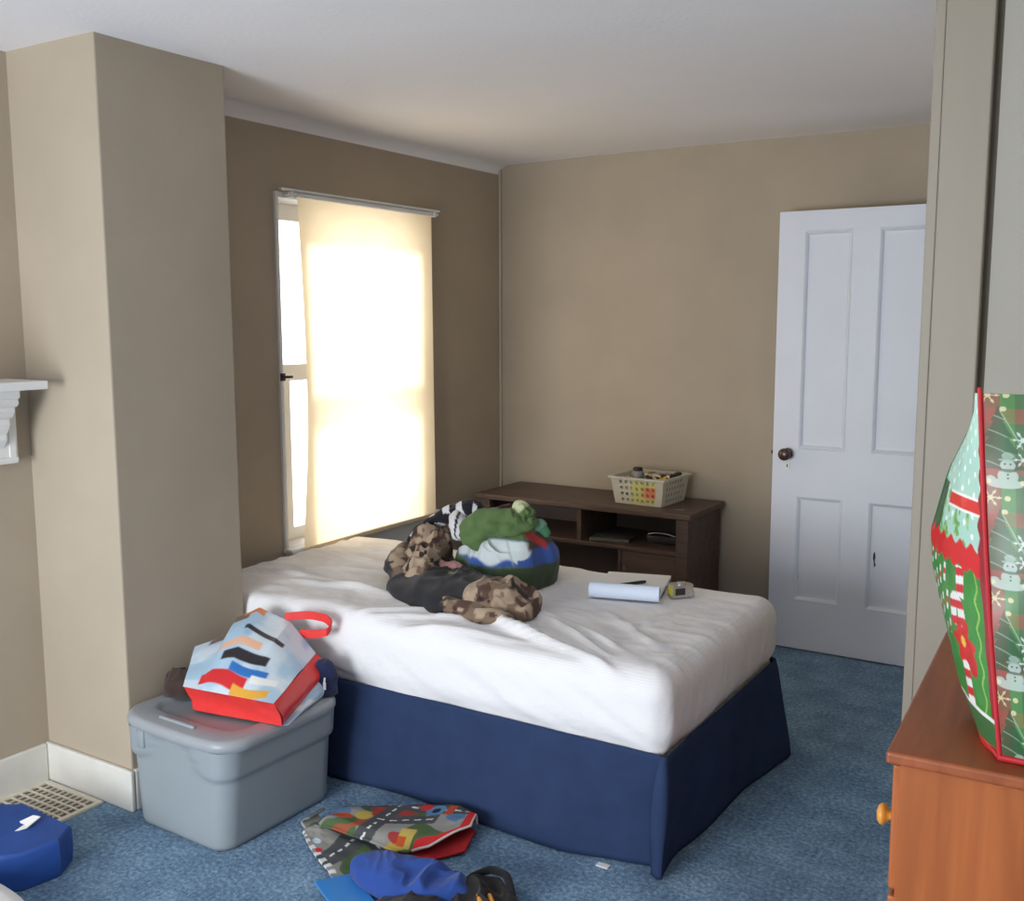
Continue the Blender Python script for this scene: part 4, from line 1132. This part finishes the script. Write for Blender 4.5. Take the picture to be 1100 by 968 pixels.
# ------------------------------------------------------------------ dresser
ds = empty('dresser', (-.340, 1.735, 0), radians(2.2)); tag(ds, 'orange brown wooden dresser by the corner casing, holding the gift bag', 'dresser')
DWd, DL, DHt = .47, 1.0, .82
b = MB(); b.box((0, 0, DHt - .022), (DWd + .02, DL, DHt), .006, 3); b.build('dresser_top', M_pinetop, ds)
b = MB(); b.box((.022, .014, .0), (DWd, .034, DHt - .022), .002); b.build('side_panel', M_pine, ds)
b = MB(); b.box((.022, DL - .034, .0), (DWd, DL - .014, DHt - .022), .002); b.build('side_panel', M_pine, ds)
b = MB(); b.box((DWd - .012, .034, .05), (DWd, DL - .034, DHt - .022)); b.build('back_board', M_pine, ds)
b = MB(); b.box((.03, .034, .0), (.045, DL - .034, .07), .002); b.build('toe_board', M_pine, ds)
for r_ in range(3):
    for c_ in range(2):
        z0 = .078 + r_ * .24; y0 = .030 + c_ * .475
        b = MB(); b.box((.008, y0, z0), (.026, y0 + .463, z0 + .228), .005, 2); d_ = b.build('drawer', M_pine, ds)
        b = MB(); b.box((.026, y0 + .02, z0 + .01), (.40, y0 + .443, z0 + .16)); b.build('drawer_box', M_pine, d_)
        for ky in ((.045, .418) if c_ == 0 else (.045, .418)):
            b = MB(); Mk = Matrix.Translation((.008, y0 + ky, z0 + .114)) @ Matrix.Rotation(radians(-90), 4, 'Y')
            b.lathe([(.009, 0), (.008, .008), (.014, .013), (.019, .018), (.019, .023), (.013, .028), (.004, .030)], Mk, 20); b.build('knob', M_knob, d_, True, 60)

# ------------------------------------------------------------------ Christmas gift bag
M_pipe = mat('red piping', (186, 44, 52), .4, .35, var=.05)
gf = empty('gift_bag', (-.05, 1.93, DHt + .001)); tag(gf, 'large green and red Christmas gift bag with snowmen standing on the dresser', 'gift bag')
GO = np.array(gf.location)
GH = .608
def edge_n(t):   # near left edge, t=0 bottom..1 top
    return np.stack([-.170 - .004 * np.sin(pi * t) - .062 * t, 1.795 + .0 * t, GO[2] + t * GH], 1)
ft = np.array([0, .06, .18, .33, .43, .55, .75, .95, 1.0])
fx = np.array([-.225, -.258, -.292, -.318, -.332, -.336, -.300, -.238, -.234])
fy = np.array([1.985, 2.02, 2.045, 2.05, 2.05, 2.04, 1.96, 1.82, 1.80])
def edge_f(t):
    return np.stack([np.interp(t, ft, fx), np.interp(t, ft, fy), GO[2] + t * GH], 1)
def left_side(u, v):
    N_ = edge_n(v); F_ = edge_f(v)
    P = N_ * (1 - u)[:, None] + F_ * u[:, None]
    P[:, 0] -= .020 * np.sin(pi * u) * (1 - .6 * v) + .003 * fbm(xyz(u * 4, v * 8), 3, 2)
    lift = .035 * sst(0.3, 1, u) * (1 - sst(0, .12, v)); P[:, 2] += lift
    return P - GO
def left_paint(u, v, P):
    C = np.tile(lin((62, 138, 60)), (len(u), 1)) * (1 + .15 * fbm(xyz(u * 8, v * 12), 3, 2))[:, None]
    w = u * .27; h = v * GH
    # candy canes: white rods with red bands
    def cane(x0, h0, h1, r, hook=0):
        nonlocal C
        r = r * 1.45
        d = np.abs(w - x0); m = (d < r) & (h > h0) & (h < h1)
        if hook:
            q = np.hypot(w - (x0 + hook), h - h1); m = m | ((np.abs(q - abs(hook)) < r) & (h >= h1 - .002)) | ((np.abs(w - (x0 + 2 * hook)) < r) & (h > h1 - .03) & (h <= h1))
        band = np.mod(h / .030 + w * 6, 1) < .5
        C = put(C, m * 1.0, lin((236, 236, 232))); C = put(C, (m & band) * 1.0, lin((208, 44, 52)))
    cane(.100, .055, .145, .0105); cane(.098, .175, .215, .0105, .018); cane(.094, .245, .300, .010)
    # flower
    th = np.arctan2(h - .165, w - .100); q = np.hypot(w - .100, h - .165)
    C = put(C, q < .036 + .010 * np.cos(th * 6), lin((206, 38, 34))); C = put(C, q < .009, lin((232, 190, 60)))
    q = np.hypot((w - .070), (h - .135) * .8); C = put(C, q < .018, lin((196, 40, 40)))
    # far side scatter of small canes
    gx = np.mod(w * 1, .030) - .015; gy = np.mod(h + .013 * np.floor(w / .03), .052) - .026
    C = put(C, (np.abs(gx + gy * .3) < .005) & (np.abs(gy) < .019) & (w > .150) & (h > .16) & (h < .30), lin((232, 232, 230)))
    C = put(C, (np.abs(gx + gy * .3) < .005) & (np.abs(gy) < .006) & (w > .150) & (h > .16) & (h < .30), lin((206, 48, 54)))
    # wavy light line inside the border
    bord = .028 + .004 * np.sin(h * 130)
    C = put(C, (np.abs(w - bord - .010) < .0022) & (h < .30), lin((150, 190, 90)))
    # upper part
    tp = h > .345 + .006 * np.sin(w * 160)
    C = put(C, tp, lin((172, 212, 196)))
    dots = (np.hypot(np.mod(w, .03) - .015, np.mod(h + .015 * np.floor(w / .03), .036) - .018) < .0055)
    C = put(C, tp & dots & (h > .36), lin((236, 246, 240)))
    hol = tp & (w > .06) & (h < .432) & (fbm(xyz(w * 50, h * 50), 19, 2) > -.02) & (w < .26)
    C = put(C, hol, lin((112, 168, 92))); C = put(C, hol & (fbm(xyz(w * 90, h * 90), 29, 2) > .1), lin((160, 204, 150)))
    C = put(C, tp & (w > .20) & (h < .44), lin((60, 92, 66)))
    rb = (h > .405 + .02 * 0) & (h < .427); 
    C = put(C, (h > .400) & (h < .432) & (w < .17), lin((238, 238, 234))); C = put(C, rb & (w < .17), lin((214, 50, 52)))
    rb = (h > .300 + .005 * np.sin(w * 150)) & (~tp); C = put(C, rb, lin((214, 44, 48)))
    C = put(C, w < .022 + .004 * np.sin(h * 150) * (h > .33), lin((150, 40, 48)))
    # bottom dark holly strip and red piping
    C = put(C, (h < .060 - .0 * w) & (h > .012), lin((58, 104, 62))); C = put(C, (np.abs(h - .058) < .003), lin((228, 234, 230)))
    C = put(C, (h < .012), lin((210, 42, 50)))
    return C
grid('side_panel', left_side, 130, 260, M_print, gf, left_paint)
def front(u, v):
    u = u ** 1.9
    N_ = edge_n(v); R_ = np.stack([.122 + .03 * v, 1.80 + 0 * v, GO[2] + v * GH], 1)
    P = N_ * (1 - u)[:, None] + R_ * u[:, None]
    P[:, 1] -= .016 * np.sin(pi * u) * np.sin(pi * np.clip(v, 0, 1)) - .003 * fbm(xyz(u * 5, v * 6), 5, 2)
    P[:, 2] -= .010 * np.sin(pi * np.clip(u * 2, 0, 1)) * (1 - sst(0, .1, v)) * 0
    return P - GO
def front_paint(u, v, P):
    u = u ** 1.9; w = u * .31; h = v * GH
    px, py = .125, .166
    g = lin((68, 102, 66)); C = np.tile(g, (len(u), 1))
    pl = np.mod(w, .0625); C = put(C, (pl < .022) * .5, lin((160, 66, 64)))
    ph = np.mod(h + .02, .083); C = put(C, (ph < .024) * .48, lin((166, 70, 68)))
    C = put(C, (np.mod(w + .04, .0625) < .018) * .4, lin((84, 150, 76)))
    C = C * (1 + .12 * fbm(xyz(w * 30, h * 30), 3, 2))[:, None]
    def cell(ox, oy, sx=px, sy=py):
        a = np.mod(w - ox + sx / 2, sx) - sx / 2; b_ = np.mod(h - oy + sy / 2, sy) - sy / 2
        return a, b_
    # trees with looping garlands
    a, b_ = cell(.020, .034)
    tier = np.mod(b_ + .045, .026) / .026
    tr = (np.abs(a) < (.060 - b_) * .30 * (1.12 - .42 * tier)) & (b_ > -.045) & (b_ < .057)
    C = put(C, tr * .8, lin((42, 80, 52)))
    C = put(C, (tr & (np.abs(np.mod(b_ + 6 * a * a + a * .5, .026) - .013) < .0010)) * .45, lin((170, 196, 168)))
    C = put(C, ((np.abs(b_ - (.05 - (a - .002) * 2.2)) < .0022) & (a > .002) & (a < .03)) * .5, lin((176, 200, 172)))
    # snowmen on drifts
    a, b_ = cell(.031, .150)
    def el(x0, y0, rx, ry): return 1 - sst(.85, 1.15, ((a - x0) / rx) ** 2 + ((b_ - y0) / ry) ** 2)
    snow = np.maximum.reduce([el(-.004, -.018, .024, .008), el(-.022, -.012, .007, .006), el(0, -.006, .013, .013), el(0, .012, .0095, .009)])
    C = put(C, snow * .72, lin((184, 198, 190)))
    C = put(C, el(0, .0035, .011, .0026) * .8, lin((60, 88, 70)))
    C = put(C, np.maximum(el(0, .0205, .012, .0022), el(0, .027, .0075, .006)) * .7, lin((150, 172, 160)))
    for ex in (-.0035, .0035): C = put(C, 1 - sst(.0010, .0018, np.hypot(a - ex, b_ - .014)), lin((40, 52, 48)))
    for ey in (-.003, -.009): C = put(C, 1 - sst(.0010, .0018, np.hypot(a, b_ - ey)), lin((40, 52, 48)))
    # snowflakes
    def flake(ox, oy, r, col, sx=px, sy=py):
        nonlocal C
        a, b_ = cell(ox, oy, sx, sy); q = np.hypot(a, b_); t = np.arctan2(b_, a)
        m = (q < r) & ((np.abs(np.sin(t * 3)) * q < r * .16) | (q < r * .25) | ((np.abs(q - r * .7) < r * .12) & (np.abs(np.sin(t * 3)) < .5)))
        C = put(C, m * .7, lin(col))
    flake(.008, .108, .015, (214, 206, 160)); flake(.050, .203, .015, (210, 226, 218)); flake(.050, .172, .012, (206, 222, 214)); flake(.085, .12, .014, (210, 226, 218))
    for ox, oy in ((.030, .108), (.026, .086), (.006, .135), (.050, .135), (.070, .09), (.09, .06), (.105, .03)):
        a, b_ = cell(ox, oy); C = put(C, (np.hypot(a, b_) < .0042) * .75, lin((214, 206, 160)))
    C = put(C, (u < .012) * 1.0, lin((206, 40, 50))); C = put(C, (h < .010) * 1.0, lin((206, 40, 50)))
    return C
grid('front_panel', front, 300, 560, M_print, gf, front_paint)
# back, right side and base in plain green
def backp(u, v):
    L_ = edge_f(v); R_ = np.stack([np.full_like(v, .13), np.interp(v, ft, fy), GO[2] + v * GH], 1)
    return L_ * (1 - u)[:, None] + R_ * u[:, None] - GO
M_bagback = mat('green bag film', (60, 112, 62), .35, .4, var=.1, vscale=10)
grid('back_panel', backp, 10, 30, M_bagback, gf)
def rightp(u, v):
    A_ = np.stack([.122 + .03 * v, 1.80 + 0 * v, GO[2] + v * GH], 1); B_ = np.stack([np.full_like(v, .13), np.interp(v, ft, fy), GO[2] + v * GH], 1)
    P = A_ * (1 - u)[:, None] + B_ * u[:, None]; P[:, 0] += .02 * np.sin(pi * u); return P - GO
grid('side_panel', rightp, 16, 30, M_bagback, gf)
b = MB(); b.poly([tuple(np.array(p) - GO) for p in ((-.168, 1.797, GO[2] + .001), (.12, 1.80, GO[2] + .001), (.13, 1.985, GO[2] + .001), (-.222, 1.985, GO[2] + .001))]); b.build('base_panel', M_bagback, gf)
b = MB(); e = edge_n(np.linspace(0, 1.012, 40)) - GO; b.tube([tuple(p + np.array((-.001, -.002, .002))) for p in e], .0036, 8); b.build('edge_piping', M_pipe, gf, True)
b = MB(); b.tube([(-.172 - GO[0], 1.794 - GO[1], .006), (-.205 - GO[0], 1.86 - GO[1], .010), (-.235 - GO[0], 1.96 - GO[1], .03)], .005, 8); b.tube([(-.172 - GO[0], 1.793 - GO[1], .006), (.12 - GO[0], 1.797 - GO[1], .006)], .005, 8); b.build('base_piping', M_pipe, gf, True)

# ------------------------------------------------------------------ lights
def area(name, loc, target, sx, sy, power, col):
    l = bpy.data.lights.new(name, 'AREA'); l.shape = 'RECTANGLE'; l.size = sx; l.size_y = sy; l.energy = power; l.color = col
    o = bpy.data.objects.new(name, l); COL.objects.link(o); o.location = loc
    d = Vector(target) - Vector(loc); o.rotation_euler = d.to_track_quat('-Z', 'Y').to_euler(); return o
area('window_daylight', (-5.2, 3.5, 3.1), (-3.0, 3.64, 1.35), .5, .5, 150, (1.0, .97, .92))
area('rear_window_daylight', (-1.9, -1.3, 1.0), (-1.7, 3.0, 1.25), 1.3, 1.3, 115, (.90, .95, 1.0))
# overcast sky, brightest on the window side of the house
w = bpy.data.worlds.new('world'); scene.world = w; w.use_nodes = True
nt = w.node_tree; bg = nt.nodes['Background']
tc = nt.nodes.new('ShaderNodeTexCoord'); sx = nt.nodes.new('ShaderNodeSeparateXYZ'); nt.links.new(tc.outputs['Generated'], sx.inputs[0])
cr = nt.nodes.new('ShaderNodeFloatCurve'); mr = nt.nodes.new('ShaderNodeMapRange')
mr.inputs['From Min'].default_value = -1; mr.inputs['From Max'].default_value = 1
nt.links.new(sx.outputs['X'], mr.inputs['Value']); nt.links.new(mr.outputs[0], cr.inputs['Value'])
c0 = cr.mapping.curves[0]; c0.points[0].location = (0, 1); c0.points[1].location = (1, .11)
for px_, py_ in ((.2, 1.0), (.42, .25), (.6, .21)): c0.points.new(px_, py_)
cr.mapping.update()
ml = nt.nodes.new('ShaderNodeMath'); ml.operation = 'MULTIPLY'; ml.inputs[1].default_value = 3.7
nt.links.new(cr.outputs[0], ml.inputs[0]); nt.links.new(ml.outputs[0], bg.inputs['Strength'])
bg.inputs['Color'].default_value = (1.0, .97, .93, 1)
scene.view_settings.view_transform = 'Standard'
scene.view_settings.look = 'None'
scene.view_settings.exposure = 0.0
scene.view_settings.gamma = 1.0
